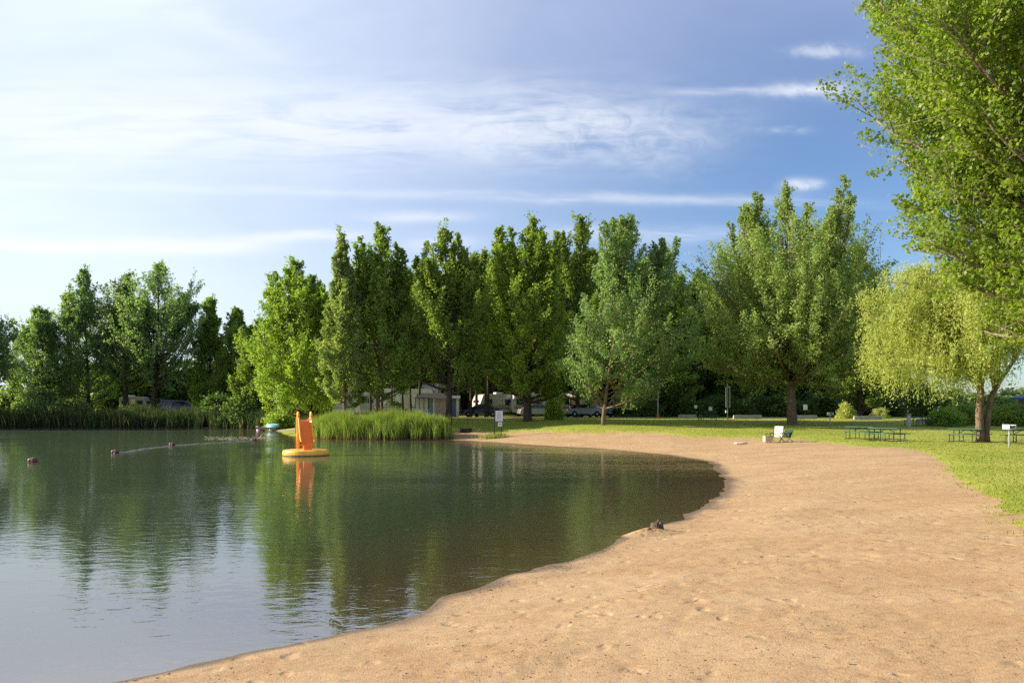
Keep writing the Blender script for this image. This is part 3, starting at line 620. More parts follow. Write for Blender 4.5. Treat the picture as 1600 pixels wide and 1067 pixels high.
# bushes
def gen_bush(seed, w, h, d, n=5000, ls=.16):
    r = np.random.default_rng(seed); k = 60; cd = unit(r.normal(size=(k, 3))); cd[:, 2] = np.abs(cd[:, 2]); rad = r.uniform(.5, 1.0, (k, 1)) ** .6
    cc_ = cd * rad * np.array([w / 2, d / 2, h * .9]); ix = r.integers(0, k, n); c = cc_[ix] + r.normal(size=(n, 3)) * np.array([w, d, h]) * .085; c[:, 2] = np.abs(c[:, 2]) + .03
    V, F = leaves_mesh(c, ls, r); mb = MB()
    for q in cc_[::3]: mb.tube([(q[0] * .1, q[1] * .1, -.1), (q[0] * .5, q[1] * .5, q[2] * .6), tuple(q)], [.03, .02, .006], 4)
    return mb, V, F, np.repeat(np.clip(r.uniform(0, 1, k)[ix] * .7 + r.uniform(-.1, .4, n), 0, 1), 4)
bsrc = {}
def bush(px, D, w, h, leaf, label, group=None, seed=1, d=None):
    p = at(px, D); key = (leaf, seed)
    if key not in bsrc:
        bsrc[key] = make_tree('bush', label, 'bush', p, gen_bush(seed, 3, 2, 3, 6000, .19), LF[leaf], BARK_D, group)
        o = bsrc[key]; mesh = [c for c in o.children if c.name.startswith('trunk')][0]; mesh.name = 'stems'
    else:
        o = copy_tree(bsrc[key]); o.location = p; o['label'] = label
        if group: o['group'] = group
        elif 'group' in o: del o['group']
    o.scale = (w / 3, (d or w) / 3, h / 2); o.rotation_euler = (0, 0, 0 if d else random.uniform(0, 6.28)); return o
GH = 'shrubs along the edge of the dark wood'
for px, D, w_, h_, sd_ in ((985, 85, 4, 2.4, 1), (1012, 84, 3, 1.8, 2), (1050, 88, 5, 3.2, 1), (1075, 86, 3.5, 2.2, 2), (1098, 84, 3, 1.9, 1), (1125, 87, 4, 2.9, 2), (1158, 84, 3.2, 2.0, 1), (1185, 87, 4, 2.6, 2), (1215, 86, 4, 2.5, 1), (1250, 84, 3.5, 2.1, 2), (1285, 87, 4.5, 2.9, 1),
                           (1320, 85, 3.5, 2.3, 2), (1350, 86, 4, 2.5, 1), (1385, 84, 4, 2.6, 2), (1415, 86, 4.5, 3.0, 1), (1445, 85, 3.5, 2.6, 2), (1080, 95, 5, 4.5, 1), (1150, 95, 6, 5, 2), (1230, 96, 6, 4.6, 1), (1310, 96, 6, 5, 2), (1390, 95, 6, 4.6, 1), (1430, 96, 5, 4.0, 2)):
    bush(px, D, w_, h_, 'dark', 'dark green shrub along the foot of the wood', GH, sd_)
for px, D, w_, h_, sd_ in ((1478, 62, 2.6, 1.6, 3), (1500, 64, 2.8, 1.9, 3), (1526, 66, 3.0, 1.7, 3), (1556, 63, 3.0, 1.6, 3), (1580, 62, 2.6, 1.9, 3), (1610, 64, 3, 2, 3)):
    bush(px, D, w_, h_, 'mid', 'leafy green shrub in the hedge behind the willow', 'hedge shrubs behind the willow', sd_)
for px, D, w_, h_ in ((1478, 96, 6, 3.6), (1515, 99, 7, 3.0), (1555, 97, 6, 2.8), (1600, 98, 8, 3.8), (1650, 97, 8, 4.2)): bush(px, D, w_, h_, 'far', 'pale green bush in the distance under the willow branches', 'distant bushes beyond the willow', 6)
bush(1322, 76, 1.6, 1.7, 'willow', 'small yellowish bush behind the pair of joined picnic tables', None, 4)
bush(1375, 76, 1.6, 1.1, 'willow', 'low yellowish bush beside the kerb slabs at the edge of the wood', None, 4)
bush(835 + 30, 72, 1.6, 2.3, 'fresh', 'leafy sucker bush near the thick trunk and campers', None, 5)
bush(12, 112, 5.5, 4.0, 'far', 'round bush at the open end of the far shore', None, 6)
bush(60, 108, 6, 5.2, 'far', 'tall bush under the low loose tree on the far shore', None, 6)
bush(110, 107, 5, 3.6, 'far', 'bush on the bank between far shore trunks', None, 6)
bush(228, 107.5, 3.2, 2.4, 'fresh', 'sunlit low bush between leaning far shore trunks and blue van', None, 5)
bush(203, 107.5, 4.0, 2.6, 'far', 'pale bush hiding most of the far trailer between the trunks', None, 6)
bush(345, 106, 6, 4, 'dark', 'dark bush behind the far reeds beside the blue van', None, 1)
bush(385, 102.5, 6, 4.4, 'dark', 'dark bush at the corner of the lake near the dock', None, 2)
bush(440, 93, 4, 2.4, 'fresh', 'bright bush on the bank directly behind the dock', None, 5)
GB = 'bushes closing the view behind the campground'
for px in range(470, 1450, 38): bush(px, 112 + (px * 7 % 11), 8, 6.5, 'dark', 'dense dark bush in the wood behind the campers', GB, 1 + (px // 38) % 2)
for px in range(-20, 440, 46): bush(px, 140 + (px * 7 % 13), 9, 4.8, 'far', 'haze-tinted green bush far behind the far shore trees', 'bushes far behind the far shore', 6)
for px in range(120, 430, 60): bush(px, 131 + (px * 5 % 9), 10, 9.5, 'dark', 'tall dark bush behind the far shore trees', 'tall bushes behind the far shore trees', 1)

# ------------------------------------------------------------------ reeds
def reed_material(name, base, a, b):
    m = bpy.data.materials.new(name); m.use_nodes = True; t = m.node_tree; p = t.nodes['Principled BSDF']
    ti = node(t, 'ShaderNodeAttribute', attribute_name='tint').outputs['Fac']; al = node(t, 'ShaderNodeAttribute', attribute_name='along').outputs['Fac']
    col = mixc(t, sstep(t, al, 0.05, 0.4), base, mixc(t, sstep(t, ti, 0.90, 0.92), mixc(t, ti, a, b), (0.30, 0.23, 0.11))); t.links.new(col, p.inputs['Base Color']); p.inputs['Roughness'].default_value = .6; p.inputs['Specular IOR Level'].default_value = .25
    tr = node(t, 'ShaderNodeBsdfTranslucent', {'Color': mixc(t, 1.0, col, (1.4, 1.6, .8), 'MULTIPLY')}); ms = node(t, 'ShaderNodeMixShader', {0: .35})
    t.links.new(p.outputs[0], ms.inputs[1]); t.links.new(tr.outputs[0], ms.inputs[2]); t.links.new(ms.outputs[0], t.nodes['Material Output'].inputs[0]); return m
def reeds(poly, n, h0, h1, wd, m, label, name='reed_bed', edge=1.2):
    xs, ys = np.array([p[0] for p in poly]), np.array([p[1] for p in poly]); x = rng.uniform(xs.min(), xs.max(), n * 4); y = rng.uniform(ys.min(), ys.max(), n * 4); s = sdist(x, y, poly)
    k = (s > 0) & (rng.uniform(0, 1, n * 4) < .12 + .88 * ss(0, .9, s)) & (fbm(x * .7, y * .7, 2, 3) > -.42) & (vnoise(x * 2.3, y * 1.5, 19) > -.27); x, y, s = x[k][:n], y[k][:n], s[k][:n]
    z = np.maximum(gz(x, y), -.15) - .03; h = rng.uniform(h0, h1, len(x)) * (.62 + .38 * ss(0, edge, s)) * (1 + .30 * fbm(x * .5, y * .5, 3, 13) + .42 * vnoise(x * 1.9, y * 1.2, 15)) * np.where(rng.uniform(0, 1, len(x)) < .3, rng.uniform(.55, .9, len(x)), 1)
    blades(len(x), x, y, z, h, rng.uniform(.6, 1.3, len(x)) * wd, name, m, label, 'reeds', lean=.42)
RM = reed_material('reed_green', (0.20, 0.14, 0.06), (0.15, 0.225, 0.028), (0.300, 0.370, 0.060))
reeds([(-4.6, 61.2), (-6, 60.9), (-10.2, 61.2), (-15.2, 62.9), (-17.8, 65.5), (-18.4, 68.0), (-16, 67.4), (-12, 66.0), (-7.5, 65.2), (-5.2, 63.6)], 30000, 1.5, 2.1, .045, RM, 'bright green reed bed at the water edge behind the orange slide')
RF = reed_material('reed_shaded', (0.05, 0.05, 0.03), (0.030, 0.060, 0.018), (0.055, 0.085, 0.022))  # darkened copy of the reed green, the bank's shade painted into it
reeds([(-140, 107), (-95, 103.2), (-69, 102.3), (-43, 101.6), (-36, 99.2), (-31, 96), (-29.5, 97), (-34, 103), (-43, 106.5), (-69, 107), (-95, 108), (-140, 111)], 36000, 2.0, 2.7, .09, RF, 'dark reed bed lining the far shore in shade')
# weeds under the sign
wx, wy = at(771, 60).x + rng.normal(0, .5, 500), 60.2 + rng.normal(0, .5, 500)
blades(500, wx, wy, gz(wx, wy), rng.uniform(.15, .45, 500), np.full(500, .05), 'weed_tuft', RM, 'tuft of tall weeds at the foot of the beach sign', 'weeds')

# ------------------------------------------------------------------ objects on the water
ORANGE = mat('orange_plastic', (0.95, 0.20, 0.012), .38, .06, 2, spec=.45); AMBER = mat('amber_plastic', (0.95, 0.40, 0.025), .4, .06, 2)
FLOAT = mat('yellow_float', (0.85, 0.45, 0.05), .45, .12, 3)
def slide():
    x, y = (478 - 800) / FPX * 40.6, 40.6
    t = thing('water_slide', 'orange water slide standing on a round yellow float in the lake', 'slide', (x, y, 0), R(23))
    b = MB(); prof = [(.2, -.18), (1.10, -.18), (1.17, -.10), (1.19, .05), (1.19, .20), (1.16, .27), (1.08, .30), (.2, .30)]; b.lathe(prof, n=40); b.build('float_base', FLOAT, t, smooth=False, bevel=0)
    bb = MB(); bb.lathe([(1.194, .06), (1.205, .07), (1.205, .12), (1.194, .13)], n=40); bb.build('rub_rail', AMBER, t)
    MB().lathe([(1.192, -.02), (1.198, -.01), (1.198, .035), (1.192, .045)], n=40).build('waterline_stain', mat('algae_stain', (.12, .11, .04), .8, .4, 6), t)
    path = [(.62, 1.84), (.42, 1.83), (.30, 1.76), (.16, 1.58), (0, 1.30), (-.16, 1.03), (-.32, .80), (-.48, .64), (-.62, .56), (-.74, .54)]
    path = smooth_poly(path, 1); m = MB(); vs, fs = [], []; n = len(path)
    for i, (yy2, z) in enumerate(path):
        fl = .03 * max(0, (i - n * .7) / (n * .3)); w0, w1 = .27 + fl, .33 + fl; hgt = .20
        for (xx, zz) in ((-w1, hgt), (-w0, 0), (-w0 * .5, -.03), (w0 * .5, -.03), (w0, 0), (w1, hgt), (w1 - .035, hgt), (w0 - .04, .045), (w0 * .5, .02), (-w0 * .5, .02), (-w0 + .04, .045), (-w1 + .035, hgt)): vs.append((xx, yy2, z + zz))
    for i in range(n - 1):
        for k in range(12): fs.append((i * 12 + k, i * 12 + (k + 1) % 12, (i + 1) * 12 + (k + 1) % 12, (i + 1) * 12 + k))
    fs += [tuple(range(12)), tuple((n - 1) * 12 + k for k in range(12))]
    m.add(vs, fs).build('chute', ORANGE, t, smooth=False)
    for s in (-1, 1):
        r = MB(); r.tube([(s * .335, p[0], p[1] + .21) for p in path[3:]], .045, 8); r.tube([(s * .335, .66, .3), (s * .335, .70, 1.2), (s * .335, .66, 2.12), (s * .335, .56, 2.26), (s * .335, .44, 2.22), (s * .335, .30, 1.98)], .055, 8)
        r.build('side_rail', AMBER, t, smooth=True)
        sp = MB(); sp.prism([(.56, .3), (.82, .3), (.74, 1.9), (.52, 1.9)], -.03, .03); o = sp.build('ladder_side', ORANGE, t); o.rotation_euler = (0, 0, R(90)); o.location = (s * .29, 0, 0)
    for k in range(6): st = MB(); st.box((0, .69, .5 + k * .25), (.56, .12, .04)); st.build('step', ORANGE, t, bevel=.008)
    sup = MB(); sup.prism([(-.70, .3), (-.40, .3), (-.40, .58), (-.62, .50)], -.2, .2); o = sup.build('exit_support', ORANGE, t); o.rotation_euler = (0, 0, R(90))
    pl = MB(); pl.box((0, 0.18, .72), (.16, .16, .86)); pl.build('centre_post', ORANGE, t, bevel=.02)
slide()
RED = mat('buoy_red', (0.12, 0.022, 0.020), .5, .2, 5); WHITE = mat('white_plastic', (0.75, 0.74, 0.70), .5, .08, 5); ROPE = mat('rope', (0.55, 0.50, 0.40), .8)
bpx = [(51, 719, 'largest dark red float of the swimming line, nearest to the beach'), (180, 705, 'dark red rope float second nearest to the beach'), (269, 693, 'dark red rope float third from the beach'), (397, 685.5, 'small red rope float nearest to the dock')]
bsr = None; bloc = []
for px, py, lab in bpx:
    x, y = wl(px, py + 3); bloc.append((x, y))
    if bsr is None:
        bsr = thing('rope_float', lab, 'buoy', (x, y, .07), R(10), 'floats on the swimming line')
        MB().lathe([(.04, -.19), (.10, -.175), (.130, -.12), (.135, 0), (.130, .12), (.10, .175), (.04, .19)], n=18, axis='X').build('float_body', RED, bsr, smooth=True)
        MB().lathe([(.136, -.035), (.140, -.03), (.140, .03), (.136, .035)], n=18, axis='X').build('white_band', mat('faded_band', (.24, .19, .18), .6), bsr)
    else: o = copy_tree(bsr); o.location = (x, y, .07); o['label'] = lab; o.rotation_euler = (0, 0, R(random.uniform(5, 25)))
pts = [(-36, 27), bloc[0], bloc[1], bloc[2], bloc[3], (-27.8, 88.0)]; rp = MB(); path = []
for a, b in zip(pts[:-1], pts[1:]):
    for k in range(14): s = k / 14; path.append((a[0] + (b[0] - a[0]) * s + .12 * math.sin(s * 9), a[1] + (b[1] - a[1]) * s, (.016 if a[1] > 36 and not (a is bloc[0] and s < .45) else -.05) + .012 * math.sin(k * 2.1)))
path.append((pts[-1][0], pts[-1][1], .3)); rp.tube(path, .026, 5); tag(rp.build('float_rope', ROPE), 'pale floating rope running past red floats towards the dock', 'rope')
# loose flakes put in place of a slack rope with small floats
n = 800; k = rng.uniform(0, 1, n); sx_ = -22.5 - 3.5 * k + rng.normal(0, 1.0, n) - 0; D_ = 64.5 + 4.2 * rng.normal(0, .6, n); xs_ = (320 + 105 * rng.uniform(0, 1, n) - 800) / FPX * D_
c = np.stack([xs_, D_, np.full(n, .012)], -1); az = rng.uniform(0, 6.28, n); L = rng.uniform(.03, .08, n)[:, None]; a = np.stack([np.cos(az), np.sin(az), np.full(n, .12)], -1) * L; b = np.stack([-np.sin(az), np.cos(az), np.full(n, .1)], -1) * L * .5
tag(mesh_np('loose_flakes', np.stack([c - a, c + b, c + a, c - b], 1).reshape(-1, 3), np.arange(n * 4).reshape(-1, 4), mat('pale_flake', (.52, .42, .33), .9)), 'pale loose flakes standing in for slack rope floats near the dock', 'debris', kind='stuff')
# dock and boat
WOOD = mat('weathered_wood', (0.13, 0.08, 0.06), .85, .3, 8); 
dk = thing('floating_dock', 'dark wooden floating dock on white barrels at the lake corner', 'dock', (-28.0, 88.5, 0), R(-12))
for i in range(7): pass
MB().box((0, 0, .34), (2.5, 1.5, .08)).build('deck', WOOD, dk, bevel=.01); MB().box((0, -.74, .24), (2.5, .06, .14)).box((0, .74, .24), (2.5, .06, .14)).build('frame', WOOD, dk)
for bx_ in (-1.0, .55): MB().lathe([(.05, -.7), (.19, -.68), (.2, 0), (.19, .68), (.05, .7)], c=(bx_, 0, .08), n=14, axis='Y').build('barrel_float', WHITE, dk, smooth=True)
MB().box((-1.15, -.5, .46), (.28, .3, .16)).build('dock_bumper', mat('pinkish_bumper', (.62, .40, .34), .6), dk, bevel=.03)
TEAL = mat('teal_hull', (0.10, 0.42, 0.36), .4, .08, 3)
bt = thing('upturned_boat', 'turquoise upturned small boat lying on the dock', 'boat', (-27.6, 88.45, .385), R(-32))
hv, hf = [], []; NS = 13
for i in range(NS):
    s = i / (NS - 1); wv = .46 * math.sin(math.pi * min(.97, max(.03, s))) ** .55; hgt = .40 - .10 * (2 * s - 1) ** 2
    for k in range(9): a = math.pi * k / 8; hv.append(((s - .5) * 2.0, wv * math.cos(a), hgt * max(0, math.sin(a)) ** .7))
for i in range(NS - 1):
    for k in range(8): hf.append((i * 9 + k, i * 9 + k + 1, (i + 1) * 9 + k + 1, (i + 1) * 9 + k))
hf += [tuple(range(9)), tuple((NS - 1) * 9 + k for k in range(9))]
MB().add(hv, hf).build('hull', TEAL, bt, smooth=True); MB().tube([(-1, 0, .31), (-.5, 0, .39), (0, 0, .415), (.5, 0, .39), (1, 0, .31)], .02, 6).build('keel_strip', WHITE, bt)

# ------------------------------------------------------------------ things on the beach
def rock(name, loc, d, m, label, cat, seed, group=None):
    bm = bmesh.new(); bmesh.ops.create_icosphere(bm, subdivisions=3, radius=1)
    r = random.Random(seed); o1 = Vector((r.uniform(0, 9), r.uniform(0, 9), 0))
    for v_1 in bm.verts:
        n_ = float(fbm(np.array([v_1.co.x * 1.6 + o1.x + v_1.co.z]), np.array([v_1.co.y * 1.6 + o1.y + v_1.co.z * .7]), 3, seed)[0]); v_1.co *= 1 + .45 * n_
        v_1.co.x *= d[0] / 2; v_1.co.y *= d[1] / 2; v_1.co.z *= d[2] / 2
    me = bpy.data.meshes.new(name); bm.to_mesh(me); bm.free(); me.materials.append(m); o = bpy.data.objects.new(name, me); C.objects.link(o); o.location = loc
    return tag(o, label, cat, group)
sx0, sy0 = unproj(1026, 832); STUMP = mat('wet_stump', (0.10, 0.075, 0.05), .8, .4, 14, bump=.8, bscale=18)
st = MB(); prof = []
stv, stf = [], []; rr = random.Random(3)
for j, (r_, z) in enumerate(((.17, -.08), (.15, .02), (.125, .08), (.11, .15), (.105, .19), (.07, .20), (.045, .165))):
    for k in range(18): a = 2 * math.pi * k / 18; q = r_ * (1 + .16 * math.sin(3 * a + 1) + .10 * math.sin(7 * a) + rr.uniform(-.05, .05)); stv.append((q * math.cos(a), q * math.sin(a), z + (.03 * math.sin(2 * a) if j > 2 else 0) + rr.uniform(-.01, .01)))
for j in range(6):
    for k in range(18): stf.append((j * 18 + k, j * 18 + (k + 1) % 18, (j + 1) * 18 + (k + 1) % 18, (j + 1) * 18 + k))
stf.append(tuple(6 * 18 + k for k in range(18)))
o = MB().add(stv, stf).build('tree_stump', STUMP); o.location = (sx0, sy0, float(gz(np.array([sx0]), np.array([sy0]), True)[0])); tag(o, 'small dark rotten stump on a sand heap at the water edge', 'stump')
hm = MB(); hv, hf = [], []
for j in range(9):
    for k in range(28):
        a = 2 * math.pi * k / 28; q = 1.0 * j / 8; rad = q * (.62 + .12 * math.sin(2 * a + .6) + .06 * math.sin(5 * a)); xx, yq = rad * math.cos(a) * 1.2, rad * math.sin(a) * .75
        z = float(gz(np.array([sx0 - .18 + xx]), np.array([sy0 - .25 + yq]), True)[0]); hv.append((sx0 - .18 + xx, sy0 - .25 + yq, z + .10 * (1 - q) ** 1.2 * (1 + .5 * rr.uniform(-1, 1)) - .03 * q ** 3))
for j in range(8):
    for k in range(28): hf.append((j * 28 + k, j * 28 + (k + 1) % 28, (j + 1) * 28 + (k + 1) % 28, (j + 1) * 28 + k))
tag(hm.add(hv, hf).build('sand_heap', bpy.data.materials['beach_sand'], smooth=True), 'low dug sand heap around the small stump', 'sand heap')
DK = mat('dark_debris', (0.055, 0.038, 0.025), .9, .4, 20)
# wrack of small dark crumbs along the water line and over the sand
def crumbs(n, xs, ys, size, m, name, label, cat, flat=.5):
    zs = gz(xs, ys, True); tv = unit(rng.normal(size=(n, 4, 3))) * size[:, None, None] * rng.uniform(.5, 1.2, (n, 4, 1)); tv[:, :, 2] *= flat
    V = (np.stack([xs, ys, zs + size * .15], -1)[:, None, :] + tv).reshape(-1, 3); k = np.arange(n)[:, None] * 4
    F = np.concatenate([k + np.array(f) for f in ((0, 1, 2), (0, 1, 3), (0, 2, 3), (1, 2, 3))], 0)
    tag(mesh_np(name, V, F, m), label, cat, kind='stuff')
sp = np.array(smooth_poly(shore_pts, 2)); seg = sp[(sp[:, 1] > 6) & (sp[:, 1] < 34)]
n = 900; i_ = rng.integers(0, len(seg) - 1, n); s = rng.uniform(0, 1, n)[:, None]; q = seg[i_] * (1 - s) + seg[i_ + 1] * s; dv = seg[i_ + 1] - seg[i_]; nr = unit(np.stack([dv[:, 1], -dv[:, 0]], -1))
off = np.abs(rng.normal(.18, .16, n))[:, None]; q = q + nr * off; k = fbm(q[:, 0] * .8, q[:, 1] * .8, 3, 21) > -.05; q = q[k]
crumbs(len(q), q[:, 0], q[:, 1], rng.uniform(.008, .026, len(q)), DK, 'shore_wrack', 'dark crumbs of bark and pebbles washed up along the waterline', 'debris')
n = 12000; ys = np.exp(rng.uniform(np.log(4.5), np.log(42), n)); xs = rng.uniform(-.5, .75, n) * ys; d = -sdist(xs, ys, lake); ln_ = sdist(xs, ys, lawn); k = (d > .4) & (ln_ < 0) & (fbm(xs * .6, ys * .9, 3, 23) > .02); xs, ys = xs[k], ys[k]
crumbs(len(xs), xs, ys, rng.uniform(.003, .012, len(xs)) * (1 + ys * .07), DK, 'sand_litter', 'scattered dark twigs, leaves and crumbs over the sand', 'debris', .35)
LEAFB = mat('dry_leaf', (0.22, 0.10, 0.035), .8, .3, 20)
n = 260; ys = np.exp(rng.uniform(np.log(4.8), np.log(30), n)); xs = rng.uniform(-.1, .7, n) * ys; k = (-sdist(xs, ys, lake) > 1.0) & (sdist(xs, ys, lawn) < -.1); xs, ys = xs[k], ys[k]; n = len(xs)
c = np.stack([xs, ys, gz(xs, ys, True) + .012], -1); az = rng.uniform(0, 6.28, n); L = rng.uniform(.008, .022, n)[:, None]; a = np.stack([np.cos(az), np.sin(az), rng.uniform(-.3, .3, n)], -1) * L; b = np.stack([-np.sin(az), np.cos(az), rng.uniform(0, .6, n)], -1) * L * .6
tag(mesh_np('dry_leaves', np.stack([c - a, c + b, c + a, c - b], 1).reshape(-1, 3), np.arange(n * 4).reshape(-1, 4), LEAFB), 'dry brown leaves lying scattered on the sand', 'leaves', kind='stuff')
x, y = unproj(1157, 694); rock('pale_stone', (x, y, gz1(x, y) + .04), (.75, .35, .2), mat('pinkish_stone', (.55, .38, .30), .9, .2, 8, bump=.4), 'flat pinkish stone lying on the sand near the chairs', 'stone', 8)

BLACK = mat('black_metal', (0.02, 0.022, 0.022), .45, .1, 8); GREENM = mat('green_coating', (0.018, 0.070, 0.036), .5, .15, 5); GTOP = mat('green_table_top', (0.035, 0.115, 0.058), .55, .15, 5)
CREAM = mat('cream_fabric', (0.72, 0.66, 0.55), .8, .06, 6); GREENF = mat('green_fabric', (0.010, 0.045, 0.03), .8, .1, 6)
def camp_chair(label, loc, rz, fab, hb=.62):
    t = thing('beach_chair', label, 'chair', loc, rz)
    for s in (-1, 1):
        MB().tube([(s * .27, -.30, .0), (s * .27, .10, .28), (s * .27, .34, .28 + hb)], .016, 6).build('back_frame', BLACK, t, smooth=True)
        MB().tube([(s * .28, .36, .0), (s * .28, -.25, .30), (s * .28, -.28, .50), (s * .28, .22, .52)], .015, 6).build('arm_frame', BLACK, t, smooth=True)
        MB().box((s * .28, -.05, .53), (.05, .42, .025)).build('armrest', BLACK, t, bevel=.006)
    MB().add([(-.26, -.24, .30), (.26, -.24, .30), (.26, .13, .26), (-.26, .13, .26), (-.26, -.24, .325), (.26, -.24, .325), (.26, .13, .285), (-.26, .13, .285)], [(0, 1, 2, 3), (4, 5, 6, 7), (0, 1, 5, 4), (2, 3, 7, 6), (1, 2, 6, 5), (0, 3, 7, 4)]).build('seat', fab, t)
    MB().add([(-.26, .13, .29), (.26, .13, .29), (.26, .33, .28 + hb), (-.26, .33, .28 + hb), (-.26, .155, .29), (.26, .155, .29), (.26, .355, .28 + hb), (-.26, .355, .28 + hb)], [(0, 1, 2, 3), (4, 5, 6, 7), (0, 1, 5, 4), (2, 3, 7, 6), (1, 2, 6, 5), (0, 3, 7, 4)]).build('backrest', fab, t, bevel=.008)
    return t
cx, cy = unproj(1214, 691); cz = gz1(cx, cy) + .02
camp_chair('folding beach chair with a tall cream back on the sand', (cx, cy, cz), R(-40), CREAM, .64)
camp_chair('low dark green folding chair tucked beside the cream chair', (cx + .62, cy + .3, cz), R(-58), GREENF, .42)
ck = thing('cooler_bag', 'beige cooler bag on the sand at the side of the cream chair', 'cooler', (cx - .58, cy - .1, cz), R(10))
MB().box((0, 0, .17), (.46, .32, .32)).build('body', mat('beige_cooler', (.55, .42, .30), .7), ck, bevel=.03); MB().box((0, 0, .355), (.47, .33, .05)).build('lid', mat('tan_lid', (.42, .31, .22), .7), ck, bevel=.015); MB().tube([(-.2, 0, .36), (-.16, 0, .47), (.16, 0, .47), (.2, 0, .36)], .014, 6).build('handle', BLACK, ck)

# picnic tables
def picnic(loc, rz, label, first=[None]):
    if first[0] is not None:
        o = copy_tree(first[0]); o.location = loc; o.rotation_euler = (0, 0, rz); o['label'] = label; return o
    t = thing('picnic_table', label, 'picnic table', loc, rz, 'green metal picnic tables on the lawn'); first[0] = t
    mm = MB()
    for k in range(5): mm.box((0, -.31 + k * .155, .745), (1.83, .145, .035))
    mm.build('table_top', GTOP, t, bevel=.006)
    for s in (-1, 1):
        b = MB(); b.box((0, s * .66, .445), (1.83, .13, .035)).box((0, s * .80, .445), (1.83, .13, .035)); b.build('bench_seat', GTOP, t, bevel=.006)
    for s in (-1, 1):
        l = MB(); xx = s * .62
        l.tube([(xx, -.30, .725), (xx, -.30, .02)], .026, 6).tube([(xx, .30, .725), (xx, .30, .02)], .026, 6)
        l.tube([(xx, -.86, .02), (xx, -.73, .02), (xx, -.73, .425)], .024, 6).tube([(xx, .86, .02), (xx, .73, .02), (xx, .73, .425)], .024, 6).tube([(xx, -.86, .03), (xx, .86, .03)], .022, 6).tube([(xx, -.8, .415), (xx, .8, .415)], .022, 6)
        l.build('leg_frame', GREENM, t)
    br = MB(); br.tube([(-.62, 0, .70), (.62, 0, .70)], .02, 6).tube([(-.62, 0, .415), (-.1, 0, .70)], .018, 6).tube([(.62, 0, .415), (.1, 0, .70)], .018, 6); br.build('brace', GREENM, t)
    return t
def tbl(px, D, deg, lab): x = (px - 800) / FPX * D; picnic((x, D, lz(x, D)), R(deg), lab)
tbl(1512, 43.5, -58, 'green picnic table touching the trunk of the willow')
tbl(1600, 42, -52, 'green picnic table behind the white topped grill')
tbl(1347, 47, -55, 'sunlit green picnic table farther back of the joined pair')
tbl(1386, 44.5, -60, 'green picnic table at the sand edge, nearer of the joined pair')
tbl(1105, 71, 4, 'dark picnic table alone in tree shade far back on the lawn')
tbl(1434, 62, 8, 'dark picnic table in shade beside a grey stone post')
# grills
STEEL = mat('galvanised_steel', (0.33, 0.36, 0.34), .5, .15, 8, metal=.4); GWHITE = mat('pale_grill', (0.70, 0.68, 0.62), .6, .1, 8)
def grill(px, D, lab, h=.85, s=1.0):
    x = (px - 800) / FPX * D; t = thing('pedestal_grill', lab, 'grill', (x, D, lz(x, D)), R(20), None)
    MB().tube([(0, 0, -.1), (0, 0, h)], .045, 8).build('post', STEEL, t)
    m = MB(); m.box((0, .0, h + .03), (.46 * s, .36 * s, .03)); m.box((-.22 * s, 0, h + .13), (.03, .36 * s, .20)).box((.22 * s, 0, h + .13), (.03, .36 * s, .20)).box((0, .17 * s, h + .14), (.42 * s, .03, .24)); m.build('firebox', GWHITE, t, bevel=.006)
    MB().box((0, -.03, h + .20), (.41 * s, .28 * s, .02)).build('grate', BLACK, t); MB().tube([(-.14, -.15, h + .2), (-.14, -.30, h + .2), (.14, -.30, h + .2), (.14, -.15, h + .2)], .012, 6).build('handle', STEEL, t)
    return t
grill(1577, 37.5, 'white topped pedestal grill on a thin steel post before the willow tables')
grill(1297, 63, 'small pale pedestal grill on the lawn beyond the lone tree', .78, .9)
x = (1420 - 800) / FPX * 61.2; sp_ = thing('stone_post', 'grey water fountain post beside the shaded picnic table', 'post', (x, 61.2, lz(x, 61.2)))
MB().box((0, 0, .42), (.26, .26, .9), top=.85).build('shaft', mat('grey_concrete', (.42, .40, .37), .9, .2, 6, bump=.4), sp_, bevel=.02); MB().lathe([(.10, 0), (.20, .05), (.22, .12), (.17, .13), (.05, .08)], c=(0, 0, .87), n=16).build('bowl', STEEL, sp_)
# signs
POSTW = mat('dark_post', (0.05, 0.042, 0.035), .8, .2, 8); SIGNW = mat('white_sign', (0.62, 0.63, 0.64), .5, .05, 4); INK = mat('sign_ink', (0.16, 0.18, 0.22), .6)
sg = thing('beach_sign', 'white notice boards on two dark posts at the grass edge', 'sign', at(778, 60.5), R(3))
for s in (-1, 1): MB().box((s * .27, 0, 1.1), (.07, .07, 2.4)).build('post', POSTW, sg)
bd = MB().box((.10, -.06, 1.66), (.56, .03, .82)).build('sign_board', SIGNW, sg, bevel=.008); 
ln = MB()
for k in range(7): ln.box((.10 + (-.03 if k % 3 else 0), -.079, 1.93 - k * .09), (.40 - .06 * (k % 3), .004, .022))
ln.build('sign_lines', INK, bd)
b2 = MB().box((.16, -.06, 1.0), (.34, .03, .34)).build('small_board', SIGNW, sg, bevel=.006); MB().box((.16, -.079, 1.05), (.2, .004, .03)).box((.16, -.079, .97), (.2, .004, .02)).build('sign_lines', INK, b2)
fp = thing('fire_ring', 'dark charred fire ring on the grass beside the reed bed', 'fire ring', at(728, 65.5))
MB().lathe([(.48, -.02), (.52, .0), (.52, .26), (.48, .28), (.46, .26), (.46, .0)], n=22).build('ring', BLACK, fp)
for k in range(5): a = k * 1.3; MB().tube([(.3 * math.cos(a), .3 * math.sin(a), .06), (-.3 * math.cos(a + .4), -.3 * math.sin(a + .4), .22)], .05, 6).build('charred_log', POSTW, fp)
GREYP = mat('grey_pole', (0.30, 0.32, 0.31), .5, .1, 5); ORP = mat('orange_base', (0.62, 0.13, 0.03), .6)
